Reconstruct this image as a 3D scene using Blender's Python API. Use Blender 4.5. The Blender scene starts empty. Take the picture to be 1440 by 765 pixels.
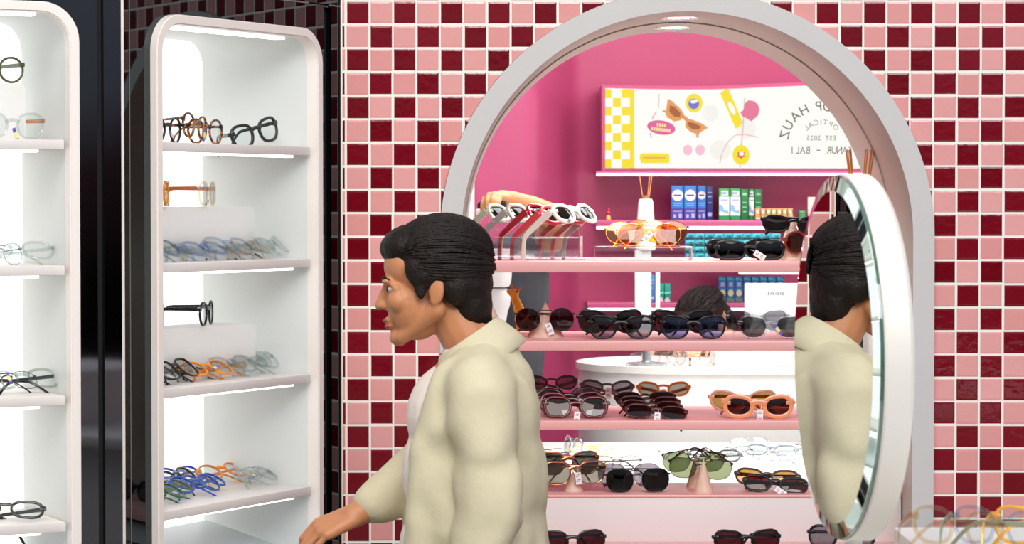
import bpy, bmesh, math, random
from mathutils import Vector, Matrix, Euler
random.seed(7)
PI = math.pi
R = math.radians
scene = bpy.context.scene
COL = scene.collection

# ------------------------------------------------------------------ camera
F = 3660.0
CAM = Vector((0, -5.4, 1.6))
PITCH = R(1.52)
cam_d = bpy.data.cameras.new('camera')
cam = bpy.data.objects.new('camera', cam_d)
COL.objects.link(cam)
cam.location = CAM
cam.rotation_euler = (PI/2 - PITCH, 0, 0)
cam_d.sensor_width = 36
cam_d.lens = 36*F/1440
cam_d.clip_start = .05
cam_d.dof.use_dof = True
cam_d.dof.focus_distance = 5.35
cam_d.dof.aperture_fstop = 14
scene.camera = cam


def at(px, py, Y=0.0):
    """a point of the photograph carried out to the distance Y"""
    v = -(py - 382.5)/F
    d = Vector(((px - 720)/F, math.cos(PITCH) + v*math.sin(PITCH), -math.sin(PITCH) + v*math.cos(PITCH)))
    return CAM + d*((Y - CAM.y)/d.y)


# ------------------------------------------------------------------ mesh helpers
def loft(bm, rings, closed=False, caps=True, mi=0):
    vr = [[bm.verts.new(p) for p in r] for r in rings]
    n = len(vr[0])
    m = len(vr)
    for i in range(m if closed else m - 1):
        a, b = vr[i], vr[(i + 1) % m]
        for k in range(n):
            f = bm.faces.new((a[k], a[(k + 1) % n], b[(k + 1) % n], b[k]))
            f.material_index = mi
    if caps and not closed:
        for r in (vr[0][::-1], vr[-1]):
            try:
                f = bm.faces.new(r)
                f.material_index = mi
            except ValueError:
                pass
    return vr


def section(w, h, k=8, p=4.0):
    out = []
    for i in range(k):
        a = 2*PI*(i + .5)/k
        c, s = math.cos(a), math.sin(a)
        out.append((w/2*math.copysign(abs(c)**(2/p), c), h/2*math.copysign(abs(s)**(2/p), s)))
    return out


def sweep(bm, pts, sizes, closed=False, k=8, p=4.0, up=Vector((0, 0, 1)), mi=0):
    """a rounded bar swept along pts; sizes = (w, h) or list of (w, h); h runs along up"""
    pts = [Vector(q) for q in pts]
    n = len(pts)
    if not isinstance(sizes, list):
        sizes = [sizes]*n
    rings = []
    for i in range(n):
        if closed:
            t = pts[(i + 1) % n] - pts[i - 1]
        else:
            t = pts[min(i + 1, n - 1)] - pts[max(i - 1, 0)]
        t.normalize()
        s = t.cross(up)
        if s.length < 1e-4:
            s = t.cross(Vector((1, 0, 0)))
        s.normalize()
        u = s.cross(t)
        w, h = sizes[i]
        rings.append([pts[i] + s*x + u*y for x, y in section(w, h, k, p)])
    loft(bm, rings, closed, True, mi)


def tube(bm, pts, r, k=8, closed=False, mi=0):
    rs = r if isinstance(r, list) else [r]*len(pts)
    sweep(bm, pts, [(2*q, 2*q) for q in rs], closed, k, 2.0, mi=mi)


def box(bm, c, s, M=None, bev=0.0, mi=0, seg=2):
    g = bmesh.ops.create_cube(bm, size=1)
    vs = g['verts']
    for v in vs:
        v.co = Vector((v.co.x*s[0] + c[0], v.co.y*s[1] + c[1], v.co.z*s[2] + c[2]))
        if M:
            v.co = M @ v.co
    fs = {f for v in vs for f in v.link_faces}
    for f in fs:
        f.material_index = mi
    if bev:
        es = list({e for f in fs for e in f.edges})
        bmesh.ops.bevel(bm, geom=es, offset=bev, segments=seg, profile=.5, affect='EDGES')


def bbox(bm, a, b, bev=0.0, mi=0, M=None):
    box(bm, [(a[i] + b[i])/2 for i in range(3)], [abs(b[i] - a[i]) for i in range(3)], M, bev, mi)


def lathe(bm, prof, c=(0, 0, 0), n=32, M=None, mi=0, caps=True):
    rings = []
    for r, z in prof:
        ring = []
        for i in range(n):
            a = 2*PI*i/n
            p = Vector((c[0] + r*math.cos(a), c[1] + r*math.sin(a), c[2] + z))
            ring.append(M @ p if M else p)
        rings.append(ring)
    loft(bm, rings, False, caps, mi)


def ell(bm, c, r, M=None, u=20, v=12):
    g = bmesh.ops.create_uvsphere(bm, u_segments=u, v_segments=v, radius=1)
    for q in g['verts']:
        p = Vector((q.co.x*r[0], q.co.y*r[1], q.co.z*r[2]))
        if M:
            p = M.to_3x3() @ p
        q.co = p + Vector(c)


def capsule(bm, a, b, ra, rb, k=14):
    a, b = Vector(a), Vector(b)
    t = (b - a)
    L = t.length
    t.normalize()
    s = t.orthogonal().normalized()
    u = t.cross(s)
    rings = []
    for i in range(5):
        f = PI/2*(1 - (i + .3)/4.3)
        rings.append([a - t*ra*math.sin(f) + (s*math.cos(2*PI*j/k) + u*math.sin(2*PI*j/k))*ra*math.cos(f) for j in range(k)])
    for i in range(5):
        f = PI/2*(i + .0)/4.3
        rings.append([b + t*rb*math.sin(f) + (s*math.cos(2*PI*j/k) + u*math.sin(2*PI*j/k))*rb*math.cos(f) for j in range(k)])
    loft(bm, rings)


def plate(bm, outer, holes, y0, y1, mi=0):
    """a plate in the x-z plane with holes, from y0 to y1"""
    sub = bmesh.new()
    es = []
    for lp in [outer] + holes:
        vs = [sub.verts.new((x, y0, z)) for x, z in lp]
        for i in range(len(vs)):
            es.append(sub.edges.new((vs[i], vs[(i + 1) % len(vs)])))
    bmesh.ops.triangle_fill(sub, use_beauty=True, edges=es)
    fs = list(sub.faces)
    if abs(y1 - y0) > 1e-7:
        ext = bmesh.ops.extrude_face_region(sub, geom=fs)
        for v in ext['geom']:
            if isinstance(v, bmesh.types.BMVert):
                v.co.y = y1
    bmesh.ops.recalc_face_normals(sub, faces=sub.faces)
    for f in sub.faces:
        f.material_index = mi
    me = bpy.data.meshes.new('tmp')
    sub.to_mesh(me)
    sub.free()
    bm.from_mesh(me)
    bpy.data.meshes.remove(me)


def rrect(x0, x1, z0, z1, r, n=8):
    out = []
    for cx, cz, a0 in ((x1 - r, z1 - r, 0), (x0 + r, z1 - r, 90), (x0 + r, z0 + r, 180), (x1 - r, z0 + r, 270)):
        for i in range(n + 1):
            a = R(a0 + 90*i/n)
            out.append((cx + r*math.cos(a), cz + r*math.sin(a)))
    return out


def circle(cx, cz, r, n=32, rz=None):
    rz = rz or r
    return [(cx + r*math.cos(2*PI*i/n), cz + rz*math.sin(2*PI*i/n)) for i in range(n)]


def mesh(name, bm, smooth=True, angle=40):
    bmesh.ops.recalc_face_normals(bm, faces=bm.faces)
    me = bpy.data.meshes.new(name)
    bm.to_mesh(me)
    bm.free()
    if smooth:
        me.polygons.foreach_set('use_smooth', [True]*len(me.polygons))
        me.set_sharp_from_angle(angle=R(angle))
    return me


def obj(name, bm, mat, parent=None, M=None, smooth=True, angle=40):
    me = bm if isinstance(bm, bpy.types.Mesh) else mesh(name, bm, smooth, angle)
    if not me.materials:
        for m in (mat if isinstance(mat, (list, tuple)) else [mat]):
            me.materials.append(m)
    o = bpy.data.objects.new(name, me)
    COL.objects.link(o)
    if parent:
        o.parent = parent
    if M is not None:
        if parent:
            o.matrix_local = M
        else:
            o.matrix_world = M
    return o


def inst(name, me, mat, parent=None, M=None):
    """an object sharing mesh data but with its own material"""
    if not me.materials:
        me.materials.append(mat)
    o = bpy.data.objects.new(name, me)
    COL.objects.link(o)
    o.material_slots[0].link = 'OBJECT'
    o.material_slots[0].material = mat
    if parent:
        o.parent = parent
    if M is not None:
        o.matrix_local = M
    return o


def tag(o, label, cat, group=None):
    o['label'] = label
    o['category'] = cat
    if group:
        o['group'] = group
    return o


def thing(name, label, cat, M=None, group=None):
    o = bpy.data.objects.new(name, None)
    o.empty_display_size = .05
    COL.objects.link(o)
    if M is not None:
        o.matrix_world = M if isinstance(M, Matrix) else Matrix.Translation(M)
    return tag(o, label, cat, group)


def struct(name, bm, mat, M=None, parent=None, smooth=True, angle=40):
    o = obj(name, bm, mat, parent, M, smooth, angle)
    if not parent:
        o['kind'] = 'structure'
    return o


def T(*p):
    return Matrix.Translation(Vector(p[0]) if len(p) == 1 else Vector(p))


def Rot(deg, ax):
    return Matrix.Rotation(R(deg), 4, ax)


BM = bmesh.new

# ------------------------------------------------------------------ materials
def srgb(r, g, b):
    def f(c):
        c /= 255
        return c/12.92 if c <= .04045 else ((c + .055)/1.055)**2.4
    return (f(r), f(g), f(b), 1)


def newmat(name):
    m = bpy.data.materials.new(name)
    m.use_nodes = True
    nt = m.node_tree
    return m, nt, nt.nodes['Principled BSDF'], nt.nodes['Material Output']


MC = {}


def pmat(name, col, rough=.4, metal=0.0, noise=0.0, scale=40, bump=0.0, coat=0.0, spec=.5, trans=0.0, sss=0.0, ior=1.5):
    if name in MC:
        return MC[name]
    m, nt, b, out = newmat(name)
    c = srgb(*col)
    b.inputs['Base Color'].default_value = c
    b.inputs['Roughness'].default_value = rough
    b.inputs['Metallic'].default_value = metal
    b.inputs['IOR'].default_value = ior
    b.inputs['Specular IOR Level'].default_value = spec
    if coat:
        b.inputs['Coat Weight'].default_value = coat
        b.inputs['Coat Roughness'].default_value = .05
    if trans:
        b.inputs['Transmission Weight'].default_value = trans
    if sss:
        b.inputs['Subsurface Weight'].default_value = sss
        b.inputs['Subsurface Radius'].default_value = (.02, .008, .004)
        b.inputs['Subsurface Scale'].default_value = .3
    tc = nt.nodes.new('ShaderNodeTexCoord')
    nz = nt.nodes.new('ShaderNodeTexNoise')
    nz.inputs['Scale'].default_value = scale
    nz.inputs['Detail'].default_value = 4
    nt.links.new(tc.outputs['Object'], nz.inputs['Vector'])
    if noise:
        mx = nt.nodes.new('ShaderNodeMix')
        mx.data_type = 'RGBA'
        mx.inputs['A'].default_value = tuple(x*(1 - noise) for x in c[:3]) + (1,)
        mx.inputs['B'].default_value = tuple(min(1, x*(1 + noise)) for x in c[:3]) + (1,)
        nt.links.new(nz.outputs['Fac'], mx.inputs['Factor'])
        nt.links.new(mx.outputs['Result'], b.inputs['Base Color'])
    if bump:
        bp = nt.nodes.new('ShaderNodeBump')
        bp.inputs['Strength'].default_value = bump
        bp.inputs['Distance'].default_value = .01
        nt.links.new(nz.outputs['Fac'], bp.inputs['Height'])
        nt.links.new(bp.outputs['Normal'], b.inputs['Normal'])
    MC[name] = m
    return m


def emat(name, col, strength):
    if name in MC:
        return MC[name]
    m, nt, b, out = newmat(name)
    b.inputs['Base Color'].default_value = (.02, .02, .02, 1)
    b.inputs['Specular IOR Level'].default_value = .2
    b.inputs['Emission Color'].default_value = srgb(*col)
    b.inputs['Emission Strength'].default_value = strength
    b.inputs['Roughness'].default_value = .5
    MC[name] = m
    return m


def lensmat(name, col, refl=1.0, rough=.02, ior=1.5):
    """thin tinted lens: coloured see-through glass with a fresnel reflection"""
    if name in MC:
        return MC[name]
    m, nt, b, out = newmat(name)
    nt.nodes.remove(b)
    tr = nt.nodes.new('ShaderNodeBsdfTransparent')
    tr.inputs['Color'].default_value = srgb(*col)
    gl = nt.nodes.new('ShaderNodeBsdfGlossy')
    gl.inputs['Roughness'].default_value = rough
    gl.inputs['Color'].default_value = (.8*refl, .8*refl, .8*refl, 1)
    lw = nt.nodes.new('ShaderNodeLayerWeight')
    lw.inputs['Blend'].default_value = .5
    pw = nt.nodes.new('ShaderNodeMath')
    pw.operation = 'POWER'
    pw.inputs[1].default_value = 5
    f0 = ((ior - 1)/(ior + 1))**2
    ma = nt.nodes.new('ShaderNodeMath')
    ma.operation = 'MULTIPLY_ADD'
    ma.inputs[1].default_value = 1 - f0
    ma.inputs[2].default_value = f0
    mx = nt.nodes.new('ShaderNodeMixShader')
    nt.links.new(lw.outputs['Facing'], pw.inputs[0])
    nt.links.new(pw.outputs[0], ma.inputs[0])
    nt.links.new(ma.outputs[0], mx.inputs[0])
    nt.links.new(tr.outputs[0], mx.inputs[1])
    nt.links.new(gl.outputs[0], mx.inputs[2])
    nt.links.new(mx.outputs[0], out.inputs['Surface'])
    MC[name] = m
    return m


def tortoise():
    m, nt, b, out = newmat('tortoise acetate')
    tc = nt.nodes.new('ShaderNodeTexCoord')
    nz = nt.nodes.new('ShaderNodeTexNoise')
    nz.inputs['Scale'].default_value = 130
    cr = nt.nodes.new('ShaderNodeValToRGB')
    cr.color_ramp.elements[0].position = .46
    cr.color_ramp.elements[0].color = srgb(30, 20, 16)
    cr.color_ramp.elements[1].position = .60
    cr.color_ramp.elements[1].color = srgb(206, 118, 36)
    nt.links.new(tc.outputs['Object'], nz.inputs['Vector'])
    nt.links.new(nz.outputs['Fac'], cr.inputs[0])
    nt.links.new(cr.outputs[0], b.inputs['Base Color'])
    b.inputs['Roughness'].default_value = .2
    return m


def opal():
    m, nt, b, out = newmat('opal riser')
    nt.nodes.remove(b)
    di = nt.nodes.new('ShaderNodeBsdfDiffuse')
    tr = nt.nodes.new('ShaderNodeBsdfTranslucent')
    gl = nt.nodes.new('ShaderNodeBsdfGlossy')
    gl.inputs['Roughness'].default_value = .25
    for n_ in (di, tr):
        n_.inputs['Color'].default_value = srgb(252, 252, 251)
    m1 = nt.nodes.new('ShaderNodeMixShader')
    m1.inputs[0].default_value = .55
    m2 = nt.nodes.new('ShaderNodeMixShader')
    m2.inputs[0].default_value = .04
    nt.links.new(di.outputs[0], m1.inputs[1])
    nt.links.new(tr.outputs[0], m1.inputs[2])
    nt.links.new(m1.outputs[0], m2.inputs[1])
    nt.links.new(gl.outputs[0], m2.inputs[2])
    nt.links.new(m2.outputs[0], out.inputs['Surface'])
    return m


def tile_material():
    m, nt, b, out = newmat('glazed checker tiles')
    N, L = nt.nodes, nt.links
    X0, Z0 = at(519.7, 266.9).x, at(519.7, 266.9).z
    PX = (at(1377.8, 300).x - at(519.7, 300).x)/26
    PZ = (at(500, 34.1).z - at(500, 531).z)/15

    def M(op, a, b_=None, c=None):
        n = N.new('ShaderNodeMath')
        n.operation = op
        for i, v in enumerate((a, b_, c)):
            if v is None:
                continue
            if isinstance(v, (int, float)):
                n.inputs[i].default_value = v
            else:
                L.new(v, n.inputs[i])
        return n.outputs[0]
    tc = N.new('ShaderNodeTexCoord')
    sp = N.new('ShaderNodeSeparateXYZ')
    L.new(tc.outputs['Object'], sp.inputs[0])
    u = M('ADD', M('DIVIDE', M('SUBTRACT', sp.outputs[0], X0), PX), 1000)
    v = M('ADD', M('DIVIDE', M('SUBTRACT', sp.outputs[2], Z0), PZ), 1000)
    iu, iv = M('FLOOR', u), M('FLOOR', v)
    cb = N.new('ShaderNodeCombineXYZ')
    L.new(iu, cb.inputs[0])
    L.new(iv, cb.inputs[1])
    wn = N.new('ShaderNodeTexWhiteNoise')
    wn.noise_dimensions = '3D'
    L.new(cb.outputs[0], wn.inputs['Vector'])
    ws = N.new('ShaderNodeSeparateColor')
    L.new(wn.outputs['Color'], ws.inputs[0])
    # every tile sits a touch off its grid and a touch askew
    fu = M('ADD', M('FRACT', u), M('MULTIPLY', M('SUBTRACT', ws.outputs[0], .5), .035))
    fv = M('ADD', M('FRACT', v), M('MULTIPLY', M('SUBTRACT', ws.outputs[1], .5), .035))
    du = M('SUBTRACT', .5, M('ABSOLUTE', M('SUBTRACT', fu, .5)))
    dv = M('SUBTRACT', .5, M('ABSOLUTE', M('SUBTRACT', fv, .5)))
    d = M('MINIMUM', du, dv)
    mask = N.new('ShaderNodeMapRange')
    mask.inputs['From Min'].default_value = .035
    mask.inputs['From Max'].default_value = .055
    L.new(d, mask.inputs['Value'])
    par = M('LESS_THAN', M('FLOORED_MODULO', M('ADD', iu, iv), 2), .5)
    nz = N.new('ShaderNodeTexNoise')
    nz.inputs['Scale'].default_value = 55
    nz.inputs['Detail'].default_value = 3
    L.new(tc.outputs['Object'], nz.inputs['Vector'])

    def mix(f, a, b_):
        n = N.new('ShaderNodeMix')
        n.data_type = 'RGBA'
        if isinstance(f, float):
            n.inputs['Factor'].default_value = f
        else:
            L.new(f, n.inputs['Factor'])
        for key, val in (('A', a), ('B', b_)):
            if isinstance(val, tuple):
                n.inputs[key].default_value = val
            else:
                L.new(val, n.inputs[key])
        return n.outputs['Result']
    pink = mix(ws.outputs[2], srgb(229, 157, 153), srgb(236, 170, 167))
    dark = mix(ws.outputs[2], srgb(112, 6, 22), srgb(126, 14, 32))
    tile = mix(par, pink, dark)
    col = mix(mask.outputs[0], srgb(254, 247, 237), tile)
    L.new(col, b.inputs['Base Color'])
    rg = N.new('ShaderNodeMapRange')
    rg.inputs['To Min'].default_value = .75
    rg.inputs['To Max'].default_value = .09
    L.new(mask.outputs[0], rg.inputs['Value'])
    L.new(rg.outputs[0], b.inputs['Roughness'])
    # pillowed glaze
    edge = N.new('ShaderNodeMapRange')
    edge.interpolation_type = 'SMOOTHSTEP'
    edge.inputs['From Min'].default_value = .03
    edge.inputs['From Max'].default_value = .13
    L.new(d, edge.inputs['Value'])
    tilt = M('ADD', M('MULTIPLY', M('SUBTRACT', fu, .5), M('SUBTRACT', ws.outputs[1], .5)),
             M('MULTIPLY', M('SUBTRACT', fv, .5), M('SUBTRACT', ws.outputs[0], .5)))
    hgt = M('ADD', M('ADD', edge.outputs[0], M('MULTIPLY', nz.outputs['Fac'], .9)), M('MULTIPLY', tilt, 1.2))
    bp = N.new('ShaderNodeBump')
    bp.inputs['Strength'].default_value = .3
    bp.inputs['Distance'].default_value = .002
    L.new(hgt, bp.inputs['Height'])
    L.new(bp.outputs['Normal'], b.inputs['Normal'])
    return m


def wood_pink(name, c1, c2):
    m, nt, b, out = newmat(name)
    N, L = nt.nodes, nt.links
    tc = N.new('ShaderNodeTexCoord')
    mp = N.new('ShaderNodeMapping')
    mp.inputs['Scale'].default_value = (1.5, 30, 60)
    nz = N.new('ShaderNodeTexNoise')
    nz.inputs['Scale'].default_value = 4
    nz.inputs['Detail'].default_value = 6
    mx = N.new('ShaderNodeMix')
    mx.data_type = 'RGBA'
    mx.inputs['A'].default_value = srgb(*c1)
    mx.inputs['B'].default_value = srgb(*c2)
    L.new(tc.outputs['Object'], mp.inputs[0])
    L.new(mp.outputs[0], nz.inputs['Vector'])
    L.new(nz.outputs['Fac'], mx.inputs['Factor'])
    L.new(mx.outputs['Result'], b.inputs['Base Color'])
    b.inputs['Roughness'].default_value = .28
    return m


TILE = tile_material()
REVEAL = pmat('window reveal shade tone', (184, 182, 172), .5, noise=.03, scale=8)  # arch white greyed down: the shade inside the arch is put into the colour
ARCHW = pmat('arch white lacquer', (207, 204, 202), .45, noise=.03, scale=8)
WHITE = pmat('white lacquer', (236, 235, 232), .35, noise=.02, scale=10)
CREAMFRAME = pmat('cabinet frame lacquer', (240, 232, 226), .4, noise=.02, scale=12)
NICHEW = pmat('niche lining', (219, 223, 221), .5, noise=.02, scale=9)
SHELFW = pmat('niche shelf lacquer', (226, 220, 216), .4, noise=.02)
PINKSHELF = wood_pink('pink shelf board', (238, 164, 164), (245, 188, 184))
MAGENTA = pmat('magenta wall paint', (182, 74, 116), .32, noise=.05, scale=3)
MAGDARK = pmat('magenta shelf', (196, 88, 132), .35, noise=.04)
BLACK = pmat('black matte', (6, 6, 6), .8)
SMOKE2 = pmat('black mirror glass', (98, 99, 104), .04, metal=1.0)
SMOKE = pmat('smoked mirror glass', (76, 84, 86), .02, metal=1.0)
FLOORM = pmat('street floor', (126, 119, 112), .4, noise=.15, scale=6)
CEILM = pmat('ceiling white', (220, 218, 214), .7, noise=.02)
LED = emat('led strip', (255, 255, 255), 3.0)
LEDV = emat('led strip violet white', (240, 232, 255), 4.0)
BACKLIT = emat('lit back panel', (255, 255, 252), 1.45)
CHROME = pmat('chrome', (220, 220, 222), .08, metal=1)
ACRYL = lensmat('clear acrylic', (246, 244, 246), 1.4, .03, 1.6)
# ------------------------------------------------------------------ the setting
KA = R(29)
CORNER = Vector((at(479.5, 285).x, 0, 0))
MN = T(CORNER) @ Rot(61, 'Z')               # the wall with the tall niche: local x runs to the tile wall, y into the wall
C2 = MN @ Vector((-.736, 0, 0))
ML = T(C2) @ Rot(28, 'Z')                   # the wall at the far left

AC = at(966, 334)                           # centre of the arch
RO, RI = 347/677.8, 317/677.8


def arch(r, zb):
    return [(AC.x + r*math.cos(a), AC.z + r*math.sin(a)) for a in [PI*i/64 for i in range(65)]] + [(AC.x - r, zb), (AC.x + r, zb)]


bm = BM()
plate(bm, [(CORNER.x, 0), (2.6, 0), (2.6, 2.75), (CORNER.x, 2.75)], [arch(RO + .001, .78)], 0, .06)
struct('wall_front', bm, TILE, smooth=False)
bm = BM()
plate(bm, [(-2.6, 0), (2.6, 0), (2.6, 2.75), (-2.6, 2.75)], [arch(RO + .001, .78)], .47, .6)
struct('wall_inner', bm, CEILM, smooth=False)
win = thing('window_1', 'white arched window surround set in the pink and maroon tile wall', 'window')
win['kind'] = 'structure'
bm = BM()
plate(bm, arch(RO, .78), [arch(RI, .83)], -.012, .30)
o = obj('window_frame', bm, [ARCHW, REVEAL], win, smooth=True, angle=30)
for f in o.data.polygons:                       # the face towards the street is lacquered white, the inside of the arch gets the painted shade tone
    c = f.center
    if abs(f.normal.y) < .5 and math.hypot(c.x - AC.x, max(0, c.z - AC.z)) < (RI + RO)/2:
        f.material_index = 1
bm = BM()
plate(bm, arch(RO, .78), [arch(RI - .003, .83)], .304, .6)
obj('window_reveal', bm, REVEAL, win, smooth=True, angle=30)
bm = BM()
plate(bm, arch(RO - .02, .79), [arch(RI + .012, .82)], .299, .305)
obj('window_seam', bm, pmat('seam shadow gap', (70, 60, 55), .8), win)
# bright trim where the tiles meet the dark wall
bm = BM()
bbox(bm, (CORNER.x + .0005, -.006, 0), (CORNER.x + .004, .0, 2.75), .0008)
struct('trim_1', bm, pmat('corner trim', (250, 238, 222), .4))

bm = BM()
bbox(bm, (-9, -22, -.05), (9, 5, 0))
struct('floor', bm, FLOORM, smooth=False)
bm = BM()
bbox(bm, (-3, .62, 2.7), (3, 4.2, 2.75))
struct('ceiling', bm, CEILM, smooth=False)
# magenta back wall, stepping back in a soft curve where the shelves begin
pl = [(-2.6, 3.2), (.04, 3.2)]
for i in range(1, 13):
    s = i/12
    pl.append((.04 + .2*s, 3.2 + .42*(.5 - .5*math.cos(PI*s))))
pl.append((2.6, 3.62))
bm = BM()
fr = [bm.verts.new((x, y, 0)) for x, y in pl]
tp = [bm.verts.new((x, y, 2.72)) for x, y in pl]
bk = [bm.verts.new((x, y + .1, 0)) for x, y in pl]
bt = [bm.verts.new((x, y + .1, 2.72)) for x, y in pl]
for i in range(len(pl) - 1):
    bm.faces.new((fr[i], fr[i + 1], tp[i + 1], tp[i]))
    bm.faces.new((bk[i], bt[i], bt[i + 1], bk[i + 1]))
    bm.faces.new((tp[i], tp[i + 1], bt[i + 1], bt[i]))
struct('wall_back', bm, MAGENTA, angle=60)
bm = BM()
bbox(bm, (2.6, .6, 0), (2.7, 3.8, 2.72))
struct('wall_right', bm, CEILM, smooth=False)
bm = BM()
bbox(bm, (-2.7, .6, 0), (-2.6, 3.4, 2.72))
struct('wall_left', bm, CEILM, smooth=False)
bm = BM()
p = at(663, 285, 3.1)
bbox(bm, (p.x - .016, 3.08, 0), (p.x + .009, 3.19, 1.72), .004)
struct('trim_2', bm, WHITE)

# dark mirror-glass cladding: niche wall and far left wall
NX0, NX1, NZ0, NZ1 = -.651, -.090, .66, 1.953       # outer outline of the niche frame


def clad(name, M, x0, x1, hole, groove, zseam, mat):
    bm = BM()
    plate(bm, [(x0, 0), (x1, 0), (x1, zseam), (x0, zseam)],
          [hole, [(groove[0], .02), (groove[1], .02), (groove[1], zseam - .004), (groove[0], zseam - .004)]], 0, .012)
    plate(bm, [(x0, zseam + .003), (x1, zseam + .003), (x1, 2.75), (x0, 2.75)], [], 0, .012)
    o = struct(name, bm, mat, M, smooth=False)
    bm = BM()
    bbox(bm, (groove[0] - .01, .0125, 0), (groove[1] + .01, .03, 2.75))
    obj('groove_lining', bm, BLACK, o)
    return o


hole_n = rrect(NX0 + .004, NX1 - .004, NZ0 + .004, NZ1 - .004, .066)
clad('wall_west', MN, -.734, -.002, hole_n, (-.0625, -.036), 2.005, SMOKE)
LX1 = -.0855
LX0 = LX1 - .56
hole_l = rrect(LX0 + .004, LX1 - .004, NZ0 + .004, NZ1 + .008, .066)
clad('wall_northwest', ML, -1.1, -.0, hole_l, (-.0478, -.0352), 2.02, SMOKE2)
bm = BM()
bbox(bm, (-.7375, -.003, 0), (-.7335, .01, 2.75), .001)
struct('trim_3', bm, pmat('pale edge trim', (235, 228, 222), .4), MN)
bm = BM()
bbox(bm, (-.715, -.0012, 0), (-.7138, .0, 2.0))
struct('trim_4', bm, pmat('glass joint', (120, 112, 108), .5), MN)

NSH = [1.714, 1.4865, 1.251, 1.0215]              # shelf tops, the same in both units


def niche(M, x0, x1, z0, z1, label, ledx):
    t = thing('display_niche', label, 'display cabinet', M)
    fw = .0185
    outer = rrect(x0, x1, z0, z1, .07)
    inner = rrect(x0 + fw, x1 - fw, z0 + fw, z1 - fw, .055)
    bm = BM()
    plate(bm, outer, [inner], -.016, .0118)
    bmesh.ops.bevel(bm, geom=[e for e in bm.edges if abs(e.verts[0].co.y + .016) < 1e-5 and abs(e.verts[1].co.y + .016) < 1e-5 and len(e.link_faces) == 2 and e.calc_face_angle(0) > 1],
                    offset=.002, segments=2, affect='EDGES')
    obj('cabinet_frame', bm, CREAMFRAME, t, angle=35)
    bm = BM()
    inn2 = rrect(x0 + fw - .001, x1 - fw + .001, z0 + fw - .001, z1 - fw + .001, .056)
    out2 = rrect(x0 + fw - .014, x1 - fw + .014, z0 + fw - .014, z1 - fw + .014, .066)
    plate(bm, out2, [inn2], .012, .285)
    obj('cabinet_lining', bm, NICHEW, t, angle=35)
    bm = BM()
    plate(bm, rrect(x0 + fw, x1 - fw, z0 + fw, z1 - fw, .054), [], .272, .284)
    obj('lit_back_panel', bm, BACKLIT, t, angle=35)
    bm = BM()
    bbox(bm, (ledx[0], .02, z1 - fw - .005), (ledx[1], .045, z1 - fw - .0006), .001)
    obj('led_strip', bm, LED, t)
    for z in NSH:
        bm = BM()
        bbox(bm, (x0 + fw + .002, .0, z - .0175), (x1 - fw - .006, .268, z), .0015)
        s = obj('shelf', bm, SHELFW, t)
        bm = BM()
        bbox(bm, (x0 + fw + .01, .012, z - .0225), (x1 - fw - .05, .03, z - .0178), .001)
        obj('led_strip', bm, LED, s)
        bm = BM()
        bbox(bm, (x1 - fw - .006, .03, z - .016), (x1 - fw + .0005, .26, z - .002))
        obj('shelf_bracket', bm, pmat('shelf bracket', (205, 195, 178), .5), s)
    bm = BM()
    Mx = Matrix.Translation((0, .135, .905)) @ Rot(13, 'X')
    bbox(bm, (x0 + fw + .012, -.125, -.006), (x1 - fw - .012, .125, .006), .002, M=Mx)
    obj('sloping_tray', bm, pmat('tray white', (214, 220, 224), .4), t)
    return t


niche(MN, NX0, NX1, NZ0, NZ1, 'white rounded display cabinet with four lit shelves beside the tile wall', (-.62, -.175))
niche(ML, LX0, LX1, NZ0, NZ1 + .008, 'white rounded display cabinet cut by the left edge of the photo', (-.6, -.155))

# downlights in the soffit of the arch
for Y, px, py, lab in ((.175, 955, 26, 'larger recessed chrome downlight in the arch nearest the tiled wall'),
                       (.44, 945, 38, 'recessed downlight in the arch behind the dark seam')):
    r = RI if Y < .3 else RI - .003
    p = at(px, py, Y)
    a = math.asin(max(-1, min(1, (AC.x - p.x)/r)))
    c = Vector((AC.x - r*math.sin(a), Y, AC.z + r*math.cos(a)))
    t = thing('downlight', lab, 'ceiling light', T(c) @ Matrix.Rotation(-a, 4, 'Y'))
    bm = BM()
    lathe(bm, [(.024, .004), (.042, .004), (.043, -.001), (.040, -.003), (.028, -.002), (.025, .002)], n=40)
    obj('trim_ring', bm, CHROME, t)
    bm = BM()
    lathe(bm, [(.0001, -.0015), (.0255, -.0015), (.0255, .002), (.0001, .002)], n=32)
    obj('lamp_lens', bm, emat('downlight glow', (255, 252, 245), 5), t)

# ------------------------------------------------------------------ shelving in the arch
WX0, WX1 = AC.x - RI + .003, AC.x + RI - .003
YF, YB = .116, .52
ZS = [at(960, 367.5, YF).z, at(960, 479, YF).z, at(960, 591.5, YF).z, at(960, 696, YF).z]
unit = thing('window_shelving', 'pink shelf boards spanning the arched window opening', 'shelf', (WX0, YF, .83))
O = -Vector((WX0, YF, .83))


def sh(name, a, b, mat, bev=.002, par=None):
    bm = BM()
    bbox(bm, Vector(a) + O, Vector(b) + O, bev)
    return obj(name, bm, mat, par or unit)


for i, z in enumerate(ZS):
    yb = YB if i < 3 else .36
    th = (.0235, .0215, .020, .006)[i]
    s = sh('shelf', (WX0, YF, z - th), (WX1, yb, z), PINKSHELF)
    if i == 0:
        sh('led_strip', (AC.x + .12, YF + .01, z - th - .0045), (WX1 - .02, YF + .028, z - th - .0005), LED, .001, s)
sh('lower_panel', (WX0, YF + .003, .83), (WX1, YF + .02, ZS[3] - .0065), pmat('window lower panel', (226, 218, 216), .5, noise=.02, scale=6))
ZL = at(960, 762, YF).z
sh('ledge', (WX0, -.06, ZL - .03), (WX1, YF + .0025, ZL), PINKSHELF)

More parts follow.
